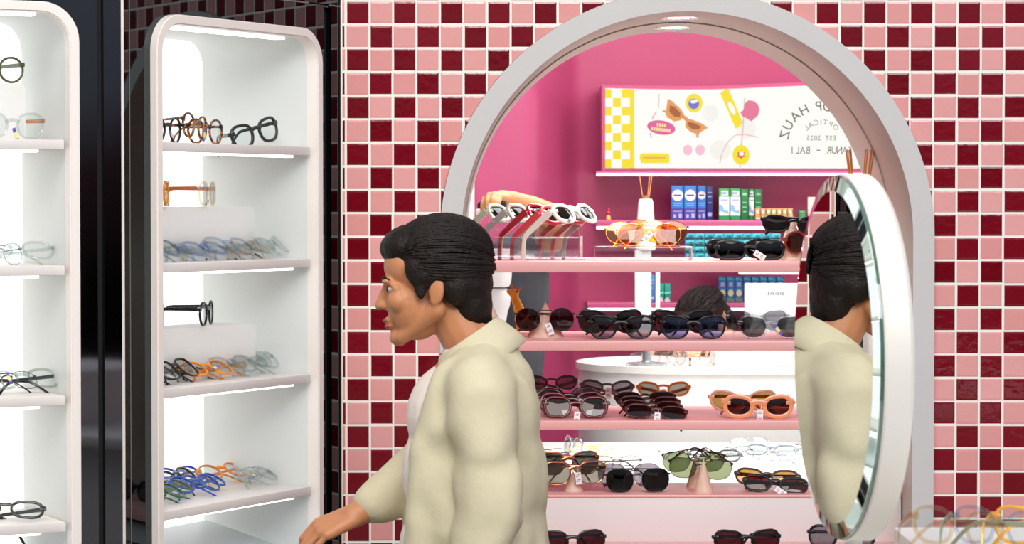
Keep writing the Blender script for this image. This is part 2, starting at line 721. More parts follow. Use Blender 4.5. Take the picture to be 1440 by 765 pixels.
# ------------------------------------------------------------------ round mirror on the counter
DM = 3.33
YM = DM - 5.4
mc = at(1169, 502, YM)
nrm = Vector((-.9924, -.1228, 0))
d = (at(1174, 400, YM) - CAM)
d.z = 0
for _ in range(12):                          # turn it until the corner of the room shows where the photograph has it
    k = (mc - CAM).dot(nrm)/d.dot(nrm)
    mp = Vector((CAM.x, CAM.y, 0)) + d*k
    r_ = (Vector((CORNER.x, 0, 0)) - mp).normalized()
    nrm = (r_ - d.normalized()).normalized()
phi = math.atan2(nrm.x, -nrm.y)
rad = .2325
MM = T(mc) @ Matrix.Rotation(phi, 4, 'Z')
tm = thing('table_mirror', 'round mirror with slanted glass edge in a thick white rim on a short stand', 'mirror', MM)
# discs are lathed round z and turned so that z becomes -y (the way the mirror faces)
TZ = Rot(90, 'X')
bm = BM()
lathe(bm, [(.0002, .0), (rad - .020, .0), (rad - .020, -.003), (.0002, -.003)], n=128, M=TZ)
obj('mirror_glass', bm, pmat('mirror silver', (235, 238, 236), .0, metal=1), tm, angle=20)
bm = BM()
lathe(bm, [(rad - .0199, .0), (rad - .0012, -.0042), (rad - .0012, -.0050), (rad - .0199, -.0040)], n=128, M=TZ, caps=False)
obj('bevelled_edge', bm, pmat('bevel silver', (205, 222, 214), .0, metal=1), tm, angle=20)
bm = BM()
lathe(bm, [(rad - .004, -.0046), (rad, -.0050), (rad, -.0085), (rad - .004, -.0085)], n=128, M=TZ, caps=False)
obj('glass_edge', bm, pmat('green glass edge', (58, 92, 80), .05, coat=1), tm, angle=20)
bm = BM()
lathe(bm, [(.01, -.0087), (rad - .002, -.0087), (rad + .001, -.0095), (rad + .0025, -.012), (rad + .0025, -.041), (rad - .002, -.0465), (rad - .012, -.048), (.01, -.048)], n=128, M=TZ)
obj('rim', bm, pmat('mirror rim white', (212, 207, 199), .35), tm, angle=25)
bm = BM()
ZC = 1.04
lathe(bm, [(.014, -rad - .05), (.0115, -rad - .02), (.0115, -rad + .012)], n=24, M=T(0, .03, 0))
obj('stem', bm, pmat('mirror stem', (232, 232, 230), .25), tm)
bm = BM()
hb = ZC - mc.z
lathe(bm, [(.075, hb), (.075, hb + .008), (.06, hb + .012), (.02, hb + .016), (.012, -rad - .03)], n=40, M=T(0, .03, 0))
obj('foot', bm, WHITE, tm)

# counter below it and the white tray at its end
bm = BM()
bbox(bm, (.35, -3.0, ZC - .03), (2.3, -1.55, ZC), .006)
ct = obj('counter', bm, WHITE)
tag(ct, 'white counter below the round mirror at the lower right', 'counter')
bm = BM()
bbox(bm, (.40, -2.9, .0), (2.25, -1.65, ZC - .0305), .004)
obj('counter_base', bm, WHITE, ct)
pT = at(1256, 741.5, -1.98)
ZT = pT.z
bm = BM()
plate(bm, rrect(pT.x, pT.x + .5, -2.35, -1.98, .012), [], -ZT, -(ZC + .0005))
for v in bm.verts:
    v.co = Vector((v.co.x, v.co.z, -v.co.y))
o = obj('riser_tray', bm, pmat('riser white', (246, 244, 240), .35))
tag(o, 'white riser block carrying clear eyeglasses at the lower right corner', 'riser')

# ------------------------------------------------------------------ light
def area(name, loc, rot, sx, sy, power, col=(1, 1, 1)):
    l = bpy.data.lights.new(name, 'AREA')
    l.shape = 'RECTANGLE'
    l.size, l.size_y = sx, sy
    l.energy = power
    l.color = col
    o = bpy.data.objects.new(name, l)
    COL.objects.link(o)
    o.location = loc
    o.rotation_euler = [R(a) for a in rot]
    return o


def spot(name, loc, target, power, size, blend=.6, col=(1, 1, 1), rad=.05):
    l = bpy.data.lights.new(name, 'SPOT')
    l.energy = power
    l.spot_size = R(size)
    l.spot_blend = blend
    l.color = col
    l.shadow_soft_size = rad
    o = bpy.data.objects.new(name, l)
    COL.objects.link(o)
    o.location = loc
    o.rotation_euler = (Vector(target) - Vector(loc)).to_track_quat('-Z', 'Y').to_euler()
    return o


area('daylight', (1.6, -6.2, 4.6), (52, 0, 10), 4, 2.0, 215, (.95, .97, 1.0))
area('ceiling_panel', (-.6, -3.0, 3.4), (22, 0, -8), 2.2, 1.6, 62, (1, .93, .84))
area('shop_ceiling_light', (.9, 2.5, 2.66), (0, 0, 0), 2.4, 1.2, 44, (1, .99, .98))
area('counter_fill', (.5, 1.25, 2.62), (0, 0, 0), 2.0, .9, 44, (.95, 1, .97))  # added unseen fill brightening the counter, greenish against the magenta bounce
spot('arch_downlight', (AC.x, .17, AC.z + RI - .02), (AC.x, .25, 1.0), 8, 110, .7, (1, .97, .92), .025)
spot('arch_downlight_inner', (AC.x - .01, .44, AC.z + RI - .02), (AC.x, .4, 1.0), 8, 110, .7, (1, .97, .92), .025)

w = bpy.data.worlds.new('world')
scene.world = w
w.use_nodes = True
nt = w.node_tree
bg = nt.nodes['Background']
tc = nt.nodes.new('ShaderNodeTexCoord')
sp = nt.nodes.new('ShaderNodeSeparateXYZ')
nt.links.new(tc.outputs['Generated'], sp.inputs[0])
nz = nt.nodes.new('ShaderNodeTexNoise')
nz.inputs['Scale'].default_value = 9
nz.inputs['Detail'].default_value = 5
nt.links.new(tc.outputs['Generated'], nz.inputs['Vector'])
ad = nt.nodes.new('ShaderNodeMath')
ad.operation = 'MULTIPLY_ADD'
ad.inputs[1].default_value = .10
nt.links.new(nz.outputs['Fac'], ad.inputs[0])
nt.links.new(sp.outputs[2], ad.inputs[2])
cr = nt.nodes.new('ShaderNodeValToRGB')
nt.links.new(ad.outputs[0], cr.inputs[0])
E = cr.color_ramp.elements
E[0].position = .0
E[0].color = (.006, .005, .004, 1)
E[1].position = 1.0
E[1].color = (.62, .66, .72, 1)
for pos, c in ((.03, (.008, .007, .006, 1)), (.07, (.07, .035, .04, 1)), (.095, (.2, .21, .25, 1)), (.25, (.4, .43, .5, 1))):
    e = E.new(pos)
    e.color = c
nt.links.new(cr.outputs[0], bg.inputs[0])
bg.inputs[1].default_value = 1.0

vs = scene.view_settings
scene.display_settings.display_device = 'sRGB'
vs.view_transform = 'Standard'
vs.look = 'None'
vs.gamma = 1
vs.exposure = 0.0
vs.use_curve_mapping = False
cy = scene.cycles
cy.transparent_max_bounces = 48
cy.max_bounces = 10
cy.diffuse_bounces = 5
cy.glossy_bounces = 6
cy.caustics_reflective = False
cy.caustics_refractive = False
cy.sample_clamp_indirect = 6
# ------------------------------------------------------------------ eyewear
STY = {
    #            half-w  half-h  expo  taper lift  gap    rim    depth  plastic
    'wayfarer': (.0250, .0195, 2.8, .16, .10, .0082, .0058, .0054, 1),
    'club':     (.0264, .0208, 3.0, .20, .14, .0076, .0048, .0056, 1),
    'cateye':   (.0275, .0180, 2.2, .10, .22, .0085, .0050, .0052, 1),
    'thickoval': (.0245, .0170, 2.5, .06, .12, .0085, .0090, .0060, 1),
    'rect':     (.0285, .0165, 3.4, .08, .06, .0080, .0050, .0055, 1),
    'almond':   (.0205, .0130, 2.1, .04, .26, .0085, .0044, .0046, 1),
    'slim':     (.0265, .0150, 2.6, .08, .10, .0080, .0042, .0045, 1),
    'panto':    (.0235, .0215, 2.2, .14, .04, .0095, .0036, .0042, 1),
    'roundp':   (.0225, .0205, 2.1, .06, .0, .0100, .0040, .0044, 1),
    'square':   (.0270, .0225, 3.2, .12, .06, .0080, .0034, .0040, 1),
    'clear':    (.0260, .0205, 2.6, .12, .06, .0085, .0042, .0044, 1),
    'narrow':   (.0255, .0150, 2.6, .12, .08, .0085, .0030, .0036, 1),
    'pilot':    (.0285, .0245, 2.8, .14, .02, .0085, .0012, .0014, 0),
    'roundm':   (.0250, .0240, 2.0, .0, .0, .0100, .0016, .0020, 0),
    'aviator':  (.0290, .0235, 2.3, .18, -.04, .0090, .0011, .0014, 0),
    'wire':     (.0250, .0190, 2.6, .08, .02, .0090, .0010, .0012, 0),
    'brow':     (.0275, .0240, 2.5, .12, .04, .0085, .0020, .0024, 0),
}
NP = 44


def outline(st, side, grow=0.0):
    a, b, n, tp, lift, gap, rw, dp, pl_ = STY[st]
    cx = gap + a + rw
    base = []
    for i in range(NP):
        th = 2*PI*i/NP
        c, s = math.cos(th), math.sin(th)
        x = a*math.copysign(abs(c)**(2/n), c)
        z = b*math.copysign(abs(s)**(2/n), s)
        x *= 1 - tp*max(0, -z/b)**1.0
        z += lift*x*(.5 + .5*z/b)*(1 if x > 0 else .35)
        base.append(Vector((x, 0, z)))
    out = []
    for i in range(NP):
        t = base[(i + 1) % NP] - base[i - 1]
        nrm_ = Vector((t.z, 0, -t.x)).normalized()
        q = base[i] + nrm_*grow
        out.append(Vector(((cx + q.x)*side, 0, q.z)))
    return out


def wrap(p, y=0.0):
    return Vector((p.x, p.y + y + .9*p.x*p.x, p.z))


G = {}


def geo(st):
    """meshes of one style: front, two lenses, temples; origin at the bottom of the lenses"""
    if st in G:
        return G[st]
    a, b, n, tp, lift, gap, rw, dp, plas = STY[st]
    zc = b + rw
    W = gap + 2*a + 2*rw
    zh = zc + b*.52
    bm = BM()
    for s in (-1, 1):
        rings = []
        for g_, y in ((0, -dp*.32), (rw*.25, -dp*.5), (rw*.75, -dp*.5), (rw, -dp*.3), (rw, dp*.35), (rw*.8, dp*.5), (rw*.2, dp*.5), (0, dp*.35)):
            rings.append([wrap(p, y) + Vector((0, 0, zc)) for p in outline(st, s, g_)])
        loft(bm, rings, closed=True)
        # end piece up to the hinge
        zz = zc + b*.52
        if plas:
            sweep(bm, [wrap(Vector((s*(W - rw*1.6 - .002), 0, zz - .001))), wrap(Vector((s*(W + .0005), 0, zz))), Vector((s*(W + .002), .0085, zz))],
                  [(dp, .0085), (dp, .0085), (dp*.8, .007)])
        else:
            sweep(bm, [wrap(Vector((s*(W - .0035), 0, zz - .003))), wrap(Vector((s*(W + .001), 0, zz))), Vector((s*(W + .002), .0085, zz))], (.0024, .0026))
    zb = zc + b*.34
    gx = gap + rw*.8 + .0016
    if plas:
        bp_ = [Vector((gx*k, -.0005, zb + .0035*(1 - k*k))) for k in (-1, -.6, -.2, .2, .6, 1)]
        sweep(bm, bp_, (dp*.95, .012 if rw > .008 else min(.0075, b*.36)))
    else:
        tube(bm, [Vector((gx*k, -.0008, zb + .004*(1 - k*k))) for k in (-1, -.5, 0, .5, 1)], .0013)
        tube(bm, [Vector((gx*k*1.25, 0, zc + b*.80 + .001*(1 - k*k))) for k in (-1, -.5, 0, .5, 1)], .0011)
    front = mesh('front', bm, angle=50)
    lenses = []
    for s in (-1, 1):
        bm = BM()
        rings = []
        for sc in (1.0, .7, .4, .12):
            ol = outline(st, s, .0006)
            cx = (gap + a + rw)*s
            rings.append([wrap(Vector((cx + (p.x - cx)*sc, 0, p.z*sc)), -.0014*(1 - sc*sc)) + Vector((0, 0, zc)) for p in ol])
        back = [[p + Vector((0, .0014, 0)) for p in r] for r in rings]
        loft(bm, rings[::-1] + back)
        lenses.append(mesh('lens', bm, angle=60))
    temples = []
    pads = None
    for s in (-1, 1):
        bm = BM()
        w0, h0 = (.0036, .0082 if rw < .007 else .0165) if plas else (.0012, .0022)
        if rw < .0037 and plas:
            h0 = .0055
        pts, sz = [], []
        for i in range(15):
            u = i/14
            y = .001 + .134*u
            drop = 0 if u < .62 else .040*((u - .62)/.38)**1.35
            pts.append((-s*(.004*u*u), y - drop*.28, -drop))
            k = 1 - .42*u if u < .7 else .6 + .1*(u - .7)
            if not plas:
                k = 1 if u < .66 else 1.55
            sz.append((w0*(1 - .25*u), h0*k))
        sweep(bm, pts, sz)
        # hinge block
        box(bm, (-s*.0012, .002, 0), (.003, .005, .004), bev=.0004)
        temples.append(mesh('temple', bm, angle=50))
    bm = BM()
    for s in (-1, 1):
        ell(bm, (s*(gap*.9), .0065, zc - b*.05), (.0018, .0026, .0048), Rot(s*18, 'Y'), 10, 8)
        tube(bm, [(s*(gap*.92), .006, zc), (s*(gap + rw*.4), .004, zc + .003), (s*(gap + rw*.6), .0005, zc + .002)], .0005, 6)
    pads = mesh('nose_pads', bm)
    G[st] = (front, lenses, temples, pads, W + .002, zh, zc)
    return G[st]


def tag_mesh(w=.013, h=.026):
    bm = BM()
    box(bm, (0, 0, -h/2), (w, .0005, h), bev=.0001, seg=1)
    for i, (x, z, l) in enumerate(((0, -.2, .5), (-.1, -.32, .6), (.05, -.62, .55), (-.05, -.74, .7))):
        box(bm, (x*w, -.00035, z*h), (l*w, .0002, h*.045), mi=1)
    tube(bm, [(0, 0, 0), (.002, .002, h*.15), (0, .003, h*.38)], .0004, 6)
    me = mesh('price_tag', bm, smooth=False)
    me.materials.append(pmat('tag card', (240, 236, 238), .6))
    me.materials.append(pmat('tag ink', (96, 92, 100), .7))
    return me


def strip_mesh():
    bm = BM()
    box(bm, (0, 0, -.002), (.007, .0006, .008), bev=.0001, seg=1)
    box(bm, (0, 0, -.012), (.0068, .0006, .012), bev=.0001, seg=1, mi=1)
    box(bm, (0, 0, -.021), (.007, .0006, .007), bev=.0001, seg=1)
    me = mesh('brand_sticker', bm, smooth=False)
    me.materials.append(pmat('sticker purple', (104, 82, 178), .5))
    me.materials.append(pmat('sticker yellow', (226, 218, 140), .5))
    return me


TAGM = tag_mesh()
STICK = strip_mesh()
SH_N = 0


def glasses(st, M, frame, lens, label, group=None, fold=(0, 0), temple=None, name=None, price=None, sticker=None, cat='sunglasses'):
    front, lenses, temples, pads, W, zh, zc = geo(st)
    name = name or ('sunglasses' if cat == 'sunglasses' else 'eyeglasses')
    t = thing(name, label, cat, M, group)
    inst('frame_front', front, frame, t)
    for k in (0, 1):
        inst('lens', lenses[k], lens, t)
        s = (-1, 1)[k]
        off = .0065 + (.005 if (fold[k] > 60 and k == 0 and fold[1] > 60) else 0)
        inst('temple', temples[k], temple or frame, t, T(s*W, off, zh) @ Rot(s*fold[k], 'Z'))
    if not STY[st][8]:
        inst('nose_pads', pads, pmat('pad clear', (225, 222, 215), .3), t)
    if price:
        o = bpy.data.objects.new('price_tag', TAGM)
        COL.objects.link(o)
        o.parent = t
        o.matrix_local = T(price[0], price[1], zc + price[2]) @ Rot(price[3], 'Y') @ Rot(price[4] if len(price) > 4 else 0, 'X')
    if sticker:
        o = bpy.data.objects.new('brand_sticker', STICK)
        COL.objects.link(o)
        o.parent = t
        o.matrix_local = T(sticker[0], sticker[1], zc + sticker[2]) @ Rot(sticker[3], 'Y')
    return t


def P(px, py, Y, yaw=0, pitch=0, roll=0, z=None):
    """a pose with its foot at a point of the photograph at distance Y (or at height z)"""
    p = at(px, py, Y)
    if z is not None:
        p.z = z
    return T(p) @ Rot(yaw, 'Z') @ Rot(pitch, 'X') @ Rot(roll, 'Y')


BLK = pmat('gloss black acetate', (10, 9, 10), .3, coat=.05, spec=.4)
DKBR = pmat('dark brown acetate', (40, 20, 16), .2, coat=.15)
BURG = pmat('burgundy acetate', (92, 12, 26), .2, coat=.15)
BRN = pmat('red brown acetate', (78, 34, 32), .2, coat=.15)
TORT = tortoise()
PEACH = pmat('peach acetate', (240, 158, 112), .2, coat=.3, sss=.2)
PEACH2 = pmat('milky peach acetate', (222, 160, 132), .22, coat=.3)
YEL = pmat('amber yellow acetate', (236, 176, 66), .2, coat=.3)
ORG = pmat('orange acetate', (238, 142, 20), .2, coat=.3)
GRYA = pmat('slate grey acetate', (88, 92, 94), .22, coat=.3)
SAGE = pmat('pale sage acetate', (196, 204, 178), .25, coat=.3)
SMOKEA = pmat('pale grey acetate', (176, 172, 168), .25, coat=.3)
RED = pmat('crimson acetate', (166, 10, 34), .12, coat=.5)
IVORY = pmat('ivory acetate', (232, 226, 214), .25, coat=.3)
BLUE = pmat('blue acetate', (38, 84, 178), .2, coat=.3)
COBALT = pmat('cobalt acetate', (66, 92, 214), .2, coat=.3)
DGREEN = pmat('dark green acetate', (38, 96, 62), .2, coat=.3)
COPPER = pmat('copper acetate', (206, 120, 78), .2, coat=.3)
BLKGRN = pmat('charcoal green acetate', (34, 44, 42), .18, coat=.3)
GOLD = pmat('rose gold wire', (222, 160, 120), .15, metal=1)
GOLDY = pmat('gold wire', (225, 190, 90), .15, metal=1)
GUN = pmat('gunmetal wire', (70, 70, 74), .2, metal=1)
SILV = pmat('silver wire', (190, 190, 194), .18, metal=1)
CLRF = lensmat('clear acetate', (240, 243, 243), 1.2, .05, 1.6)
CLRB = lensmat('clear blue acetate', (230, 237, 248), 1.2, .05, 1.6)
CLRG = lensmat('clear green grey acetate', (222, 229, 224), 1.2, .05, 1.6)
CLRW = lensmat('clear champagne acetate', (247, 238, 224), 1.2, .05, 1.6)
L_CLR = lensmat('demo lens', (250, 252, 252), .9, .02, 1.5)
L_DK = lensmat('dark lens', (194, 190, 196), 1.1, .03, 1.6)
L_BLK = lensmat('black lens', (46, 44, 48), 1.1, .03, 1.6)
L_BRN = lensmat('brown lens', (150, 84, 60), 1.0, .03, 1.6)
L_WINE = lensmat('wine lens', (140, 78, 92), 1.0, .03, 1.6)
L_BLU = lensmat('blue grey lens', (188, 198, 234), 1.1, .03, 1.6)
L_GRY = lensmat('grey lens', (150, 150, 150), 1.0, .03, 1.6)
L_SMK = lensmat('pale smoke lens', (190, 190, 182), 1.0, .03, 1.6)
L_ORG = lensmat('orange lens', (242, 182, 104), 1.0, .03, 1.6)
L_YEL = lensmat('yellow mirrored lens', (250, 224, 120), 1.6, .03, 1.8)
L_GRN = lensmat('green lens', (190, 200, 176), 1.0, .03, 1.6)
L_TAN = lensmat('tan lens', (212, 186, 140), 1.0, .03, 1.6)
STONE = pmat('blush stone', (226, 192, 172), .5, noise=.14, scale=60, bump=.1)

Z1, Z2, Z3, Z4 = ZS


def cone(px, Y, z, h, r, label, tilt=0):
    p = at(px, 400, Y)
    p.z = z
    bm = BM()
    lathe(bm, [(r, 0), (r, .002), (r*.98, .004), (r*.06, h - .004), (.0006, h)], n=36)
    o = obj('display_cone', bm, STONE, None, T(p) @ Rot(tilt, 'Y'), angle=50)
    return tag(o, label, 'display cone', 'stone cones holding sunglasses')


# --- top shelf: clear rack of five pale sunglasses
def rack():
    pA = at(664, 363, .30)
    pB = at(822, 363, .30)
    t = thing('acrylic_rack', 'clear acrylic rack holding a slanted row of thick sunglasses', 'display rack', (pA.x, .22, Z1 + .0005))
    Lx = pB.x - pA.x
    bm = BM()
    bbox(bm, (0, 0, 0), (Lx, .11, .005), .001)
    obj('base_plate', bm, ACRYL, t)
    for x in (0.002, Lx - .012):
        bm = BM()
        prof = [(0, .0055), (.11, .0055), (.108, .018), (.098, .028), (.098, .042), (.108, .052), (.11, .07), (.10, .088), (.06, .090), (.03, .072), (.012, .052), (.008, .03)]
        plate(bm, prof, [], 0, .006)
        for v in bm.verts:
            v.co = Vector((x + v.co.y, v.co.x, v.co.z))
        obj('end_plate', bm, ACRYL, t, smooth=False)
    bm = BM()
    bbox(bm, (.009, .085, .006), (Lx - .013, .090, .082), .001)
    obj('back_plate', bm, ACRYL, t)
    bm = BM()
    bbox(bm, (.009, .020, .006), (Lx - .013, .024, .05), .001)
    obj('front_rail', bm, ACRYL, t)


rack()
L_RACK = lensmat('rack dark lens', (64, 58, 54), 1.0, .03, 1.6)
zr = at(800, 313, .24).z
for fr, px, Y, lab in (
        (SAGE, 726, .42, 'pale sage sunglasses at the left end of the clear rack'),
        (SMOKEA, 754, .36, 'pale grey sunglasses between the sage and the crimson pair on the rack'),
        (RED, 783, .30, 'crimson sunglasses with jewelled corners on the clear rack'),
        (IVORY, 818, .215, 'ivory sunglasses with olive brown lenses at the right end of the rack')):
    M = T(at(px, 313, Y).x, Y, zr) @ Rot(53, 'Z') @ Rot(-37, 'X')
    g = glasses('thickoval', M, fr, L_RACK, lab, 'sunglasses on the clear rack', sticker=(-.030, -.006, -.012, 60) if fr is IVORY else None)
    if fr is RED:
        bm = BM()
        rr = random.Random(3)
        for k in range(16):
            ell(bm, (-.059 + .011*rr.random(), -.001 + .0, .028 + .010*rr.random()), (.0013, .0009, .0013), u=8, v=6)
        obj('jewels', bm, CHROME, g)
glasses('thickoval', T(at(801, 313, .262).x, .262, zr - .004) @ Rot(53, 'Z') @ Rot(-37, 'X'), pmat('coral acetate', (206, 60, 70), .2, coat=.3), L_WINE,
        'coral sunglasses half hidden behind the ivory pair on the rack', 'sunglasses on the clear rack')

# --- acrylic riser with the amber aviators
pa, pb = at(836, 370, .2), at(973, 370, .2)
bm = BM()
bbox(bm, (pa.x, .17, Z1 + .0005), (pb.x, .30, Z1 + .031), .003)
o = obj('acrylic_riser', bm, lensmat('clear acrylic block', (240, 238, 240), 1.2, .05, 1.55))
tag(o, 'low clear acrylic block under the amber aviators', 'display riser')
ZR = Z1 + .032
glasses('aviator', P(914, 0, .20, 2, -14, 0, ZR), GOLDY, L_ORG, 'orange lens aviators standing in front on the acrylic block', 'amber aviators on the acrylic block', fold=(80, 84), price=(.004, -.006, .004, 40))
glasses('aviator', P(898, 0, .235, 4, -10, -2, ZR + .004), GOLDY, L_YEL, 'yellow mirrored aviators in the middle of the amber stack', 'amber aviators on the acrylic block', fold=(82, 86))
glasses('aviator', P(922, 0, .265, -3, -8, 2, ZR + .006), GUN, L_ORG, 'orange lens aviators with dark temples at the back of the amber stack', 'amber aviators on the acrylic block', fold=(84, 80))
# --- black rectangular pairs
glasses('rect', P(1056, 0, .185, 3, -2, 0, Z1 + .0005), BLK, L_BLK, 'glossy black rectangular sunglasses in front on the top shelf', 'black rectangular sunglasses', fold=(86, 82), price=(.008, -.008, -.004, -58))
glasses('rect', P(1043, 0, .245, 5, -2, 0, Z1 + .003), BLK, L_BLK, 'glossy black rectangular sunglasses behind the front black pair', 'black rectangular sunglasses', fold=(86, 82))
cone(1113, .24, Z1, .105, .033, 'tall stone cone at the right end of the top shelf')
glasses('slim', P(1115, 328, .205, 12, 10, 2), BLK, L_BLK, 'black oval sunglasses hung high on the tall stone cone', fold=(70, 70))
glasses('panto', P(1140, 354, .215, 30, 0, -8), pmat('rust acetate', (126, 48, 34), .2, coat=.3), L_BRN, 'rust brown round sunglasses hung low on the tall stone cone', fold=(75, 75))

# --- second shelf
cone(767, .26, Z2, .077, .040, 'stone cone in the middle of the second shelf')
cone(691, .20, Z2, .077, .036, 'stone cone at the left end of the second shelf')
glasses('roundm', P(766, 466, .215, 2, 0, 0), pmat('dark wire', (70, 52, 50), .2, metal=1), L_WINE, 'round wine lens sunglasses hung on the middle stone cone', fold=(70, 74), price=(.006, -.002, -.008, -20))
for px, ln, lab in ((874, L_DK, 'with grey lenses'), (976, L_BLU, 'with blue grey lenses')):
    glasses('club', P(px, 0, .165, 1, -1, 0, Z2 + .0005), BLK, ln, 'front pair of black browline sunglasses %s on the second shelf' % lab, 'black browline stacks', fold=(82, 86))
    glasses('club', P(px - 15, 0, .225, 4, -1, 0, Z2 + .010), BLK, L_WINE, 'back pair of black browline sunglasses behind those %s' % lab, 'black browline stacks', fold=(82, 86))
glasses('club', P(1086, 0, .165, 2, -1, 0, Z2 + .0005), CLRF, L_GRY, 'front pair of clear frame sunglasses on the second shelf', 'clear frame stack', fold=(82, 86), sticker=(.006, -.004, .004, -40))
glasses('club', P(1066, 0, .235, 6, -1, 0, Z2 + .011), CLRF, L_DK, 'back pair of clear frame sunglasses on the second shelf', 'clear frame stack', fold=(82, 86))

# --- third shelf
glasses('almond', P(776, 548, .40, 4, -26, 0), pmat('charcoal acetate', (50, 50, 54), .2, coat=.15), L_DK, 'charcoal cat eye sunglasses at the back left of the third shelf', 'cat eye sunglasses at the back', fold=(62, 52))
glasses('almond', P(854, 555, .36, 2, -26, 2), GRYA, L_DK, 'slate grey cat eye sunglasses at the back of the third shelf', 'cat eye sunglasses at the back', fold=(60, 52), price=(.002, -.005, -.003, 0))
glasses('almond', P(933, 557, .40, -4, -26, 0), YEL, L_SMK, 'amber yellow cat eye sunglasses at the back of the third shelf', 'cat eye sunglasses at the back', fold=(60, 52), price=(0, -.005, -.003, 0))
for i, (dx, Y, dz, fr) in enumerate(((0, .165, .0, BURG), (-5, .205, .006, BURG), (-10, .245, .012, DKBR))):
    glasses('wayfarer', P(810 + dx, 0, Y, -2 + 3*i, -22, -1.5*i, Z3 + .0008 + dz), fr, L_DK if i else L_BRN,
            'burgundy wayfarer sunglasses, %s of the stack of three' % ('front', 'middle', 'back')[i], 'burgundy stack', fold=(84, 86), price=(.004, -.005, -.012, 6) if i == 0 else None)
for i, (dx, Y, dz) in enumerate(((0, .155, 0), (-7, .19, .007), (-10, .225, .014), (-16, .26, .021))):
    glasses('narrow', P(924 + dx, 0, Y, 3 - 2*i, -38, 5 - 2*i, Z3 + .0008 + dz), BRN if i < 3 else DKBR, L_WINE if i < 3 else L_BLK,
            'brown slim sunglasses, %s of the stack of four' % ('frontmost', 'second from the front', 'third from the front', 'rearmost')[i], 'brown stack', fold=(84, 86), price=(.002, -.006, -.006, 4) if i == 0 else None)
glasses('thickoval', P(1068, 0, .16, -2, -2, 0, Z3 + .0005), PEACH, L_BRN, 'peach sunglasses with brown lenses in front on the third shelf', 'peach sunglasses', fold=(80, 84), price=(.004, -.006, -.006, 4))
glasses('cateye', P(1047, 0, .235, 3, -1, 0, Z3 + .010), PEACH2, L_TAN, 'milky peach cat eye sunglasses behind the brown lens pair', 'peach sunglasses', fold=(80, 84))

# --- fourth shelf
cone(806, .19, Z4, .045, .022, 'short stone cone behind the price tag on the fourth shelf')
glasses('square', P(808, 682, .165, 14, 3, 0), GOLD, L_SMK, 'rose gold square sunglasses hung in front on the short cone', 'square sunglasses on the short cone', fold=(72, 78), price=(.005, -.006, .002, -8))
glasses('square', P(799, 668, .225, 14, 3, 0), GOLD, L_GRY, 'rose gold square sunglasses behind the front square pair', 'square sunglasses on the short cone', fold=(72, 78))
glasses('pilot', P(898, 0, .155, 2, -1, -1, Z4 + .001), GUN, L_BLK, 'dark pilot sunglasses in front on the fourth shelf', 'pilot sunglasses', fold=(84, 82))
glasses('pilot', P(886, 0, .215, 3, -1, 0, Z4 + .006), GUN, L_DK, 'grey pilot sunglasses behind the dark pilot pair', 'pilot sunglasses', fold=(84, 82))
cone(990, .165, Z4, .072, .021, 'stone cone in front of the green sunglasses')
cone(979, .27, Z4, .075, .021, 'stone cone behind the green sunglasses')
glasses('pilot', P(984, 674, .225, -3, 25, 3), GUN, L_GRN, 'green lens sunglasses hung on the front stone cone', 'green lens sunglasses', fold=(40, 40))
glasses('pilot', P(975, 664, .285, 3, 25, 0), pmat('brown wire', (96, 62, 44), .3), L_GRN, 'green lens sunglasses hung on the rear stone cone', 'green lens sunglasses', fold=(70, 70))
glasses('slim', P(1092, 0, .155, -4, -28, 4, Z4 + .001), BLK, L_BRN, 'black frame brown lens sunglasses lying at the right of the fourth shelf', 'slim pairs on the fourth shelf', fold=(84, 82), price=(0, -.006, -.012, -60))
glasses('slim', P(1080, 0, .215, -6, -24, 3, Z4 + .009), pmat('bark acetate', (58, 44, 38), .2, coat=.3), L_TAN, 'dark brown sunglasses behind the brown lens pair on the fourth shelf', 'slim pairs on the fourth shelf', fold=(84, 82))

# --- ledge in front
glasses('wayfarer', P(806, 0, -.02, 10, -4, 0, ZL - .008), DKBR, L_WINE, 'dark sunglasses on the ledge beside the passer by', 'sunglasses on the ledge', fold=(80, 20))
glasses('club', P(1053, 0, -.02, 8, -4, 0, ZL - .008), BLK, L_WINE, 'black sunglasses on the ledge below the green pair', 'sunglasses on the ledge', fold=(70, 30))
glasses('wayfarer', P(1186, 0, -.01, -12, -10, 0, ZL + .001), BLK, L_DK, 'black sunglasses on the ledge behind the round mirror', 'sunglasses on the ledge', fold=(84, 30), temple=BLK)
# ------------------------------------------------------------------ the shop behind the arch
YSH = 3.40                                       # front edge of the wall shelves


def wshelf(pxa, pxb, py_top, py_led, label, ledh=.009):
    a, b = at(pxa, py_top, YSH), at(pxb, py_top, YSH)
    zl = at(pxa, py_led, YSH).z
    t = thing('wall_shelf', label, 'shelf', (a.x, YSH, zl))
    bm = BM()
    bbox(bm, (0, 0, 0), (b.x - a.x, .24, a.z - zl), .002)
    obj('board', bm, MAGDARK, t)
    bm = BM()
    bbox(bm, (.002, -.002, -ledh), (b.x - a.x, .016, -.0003), .001)
    obj('led_strip', bm, LEDV, t)
    return a.z


ZA = wshelf(838, 1400, 240.5, 243.5, 'magenta wall shelf with a light strip right below the lit sign')
ZB = wshelf(838, 1400, 309.5, 318.5, 'magenta wall shelf carrying boxes with a light strip under it')
ZC_ = wshelf(826, 1400, 426, 433.5, 'lowest magenta wall shelf with a light strip behind the counter')
YS = 3.45


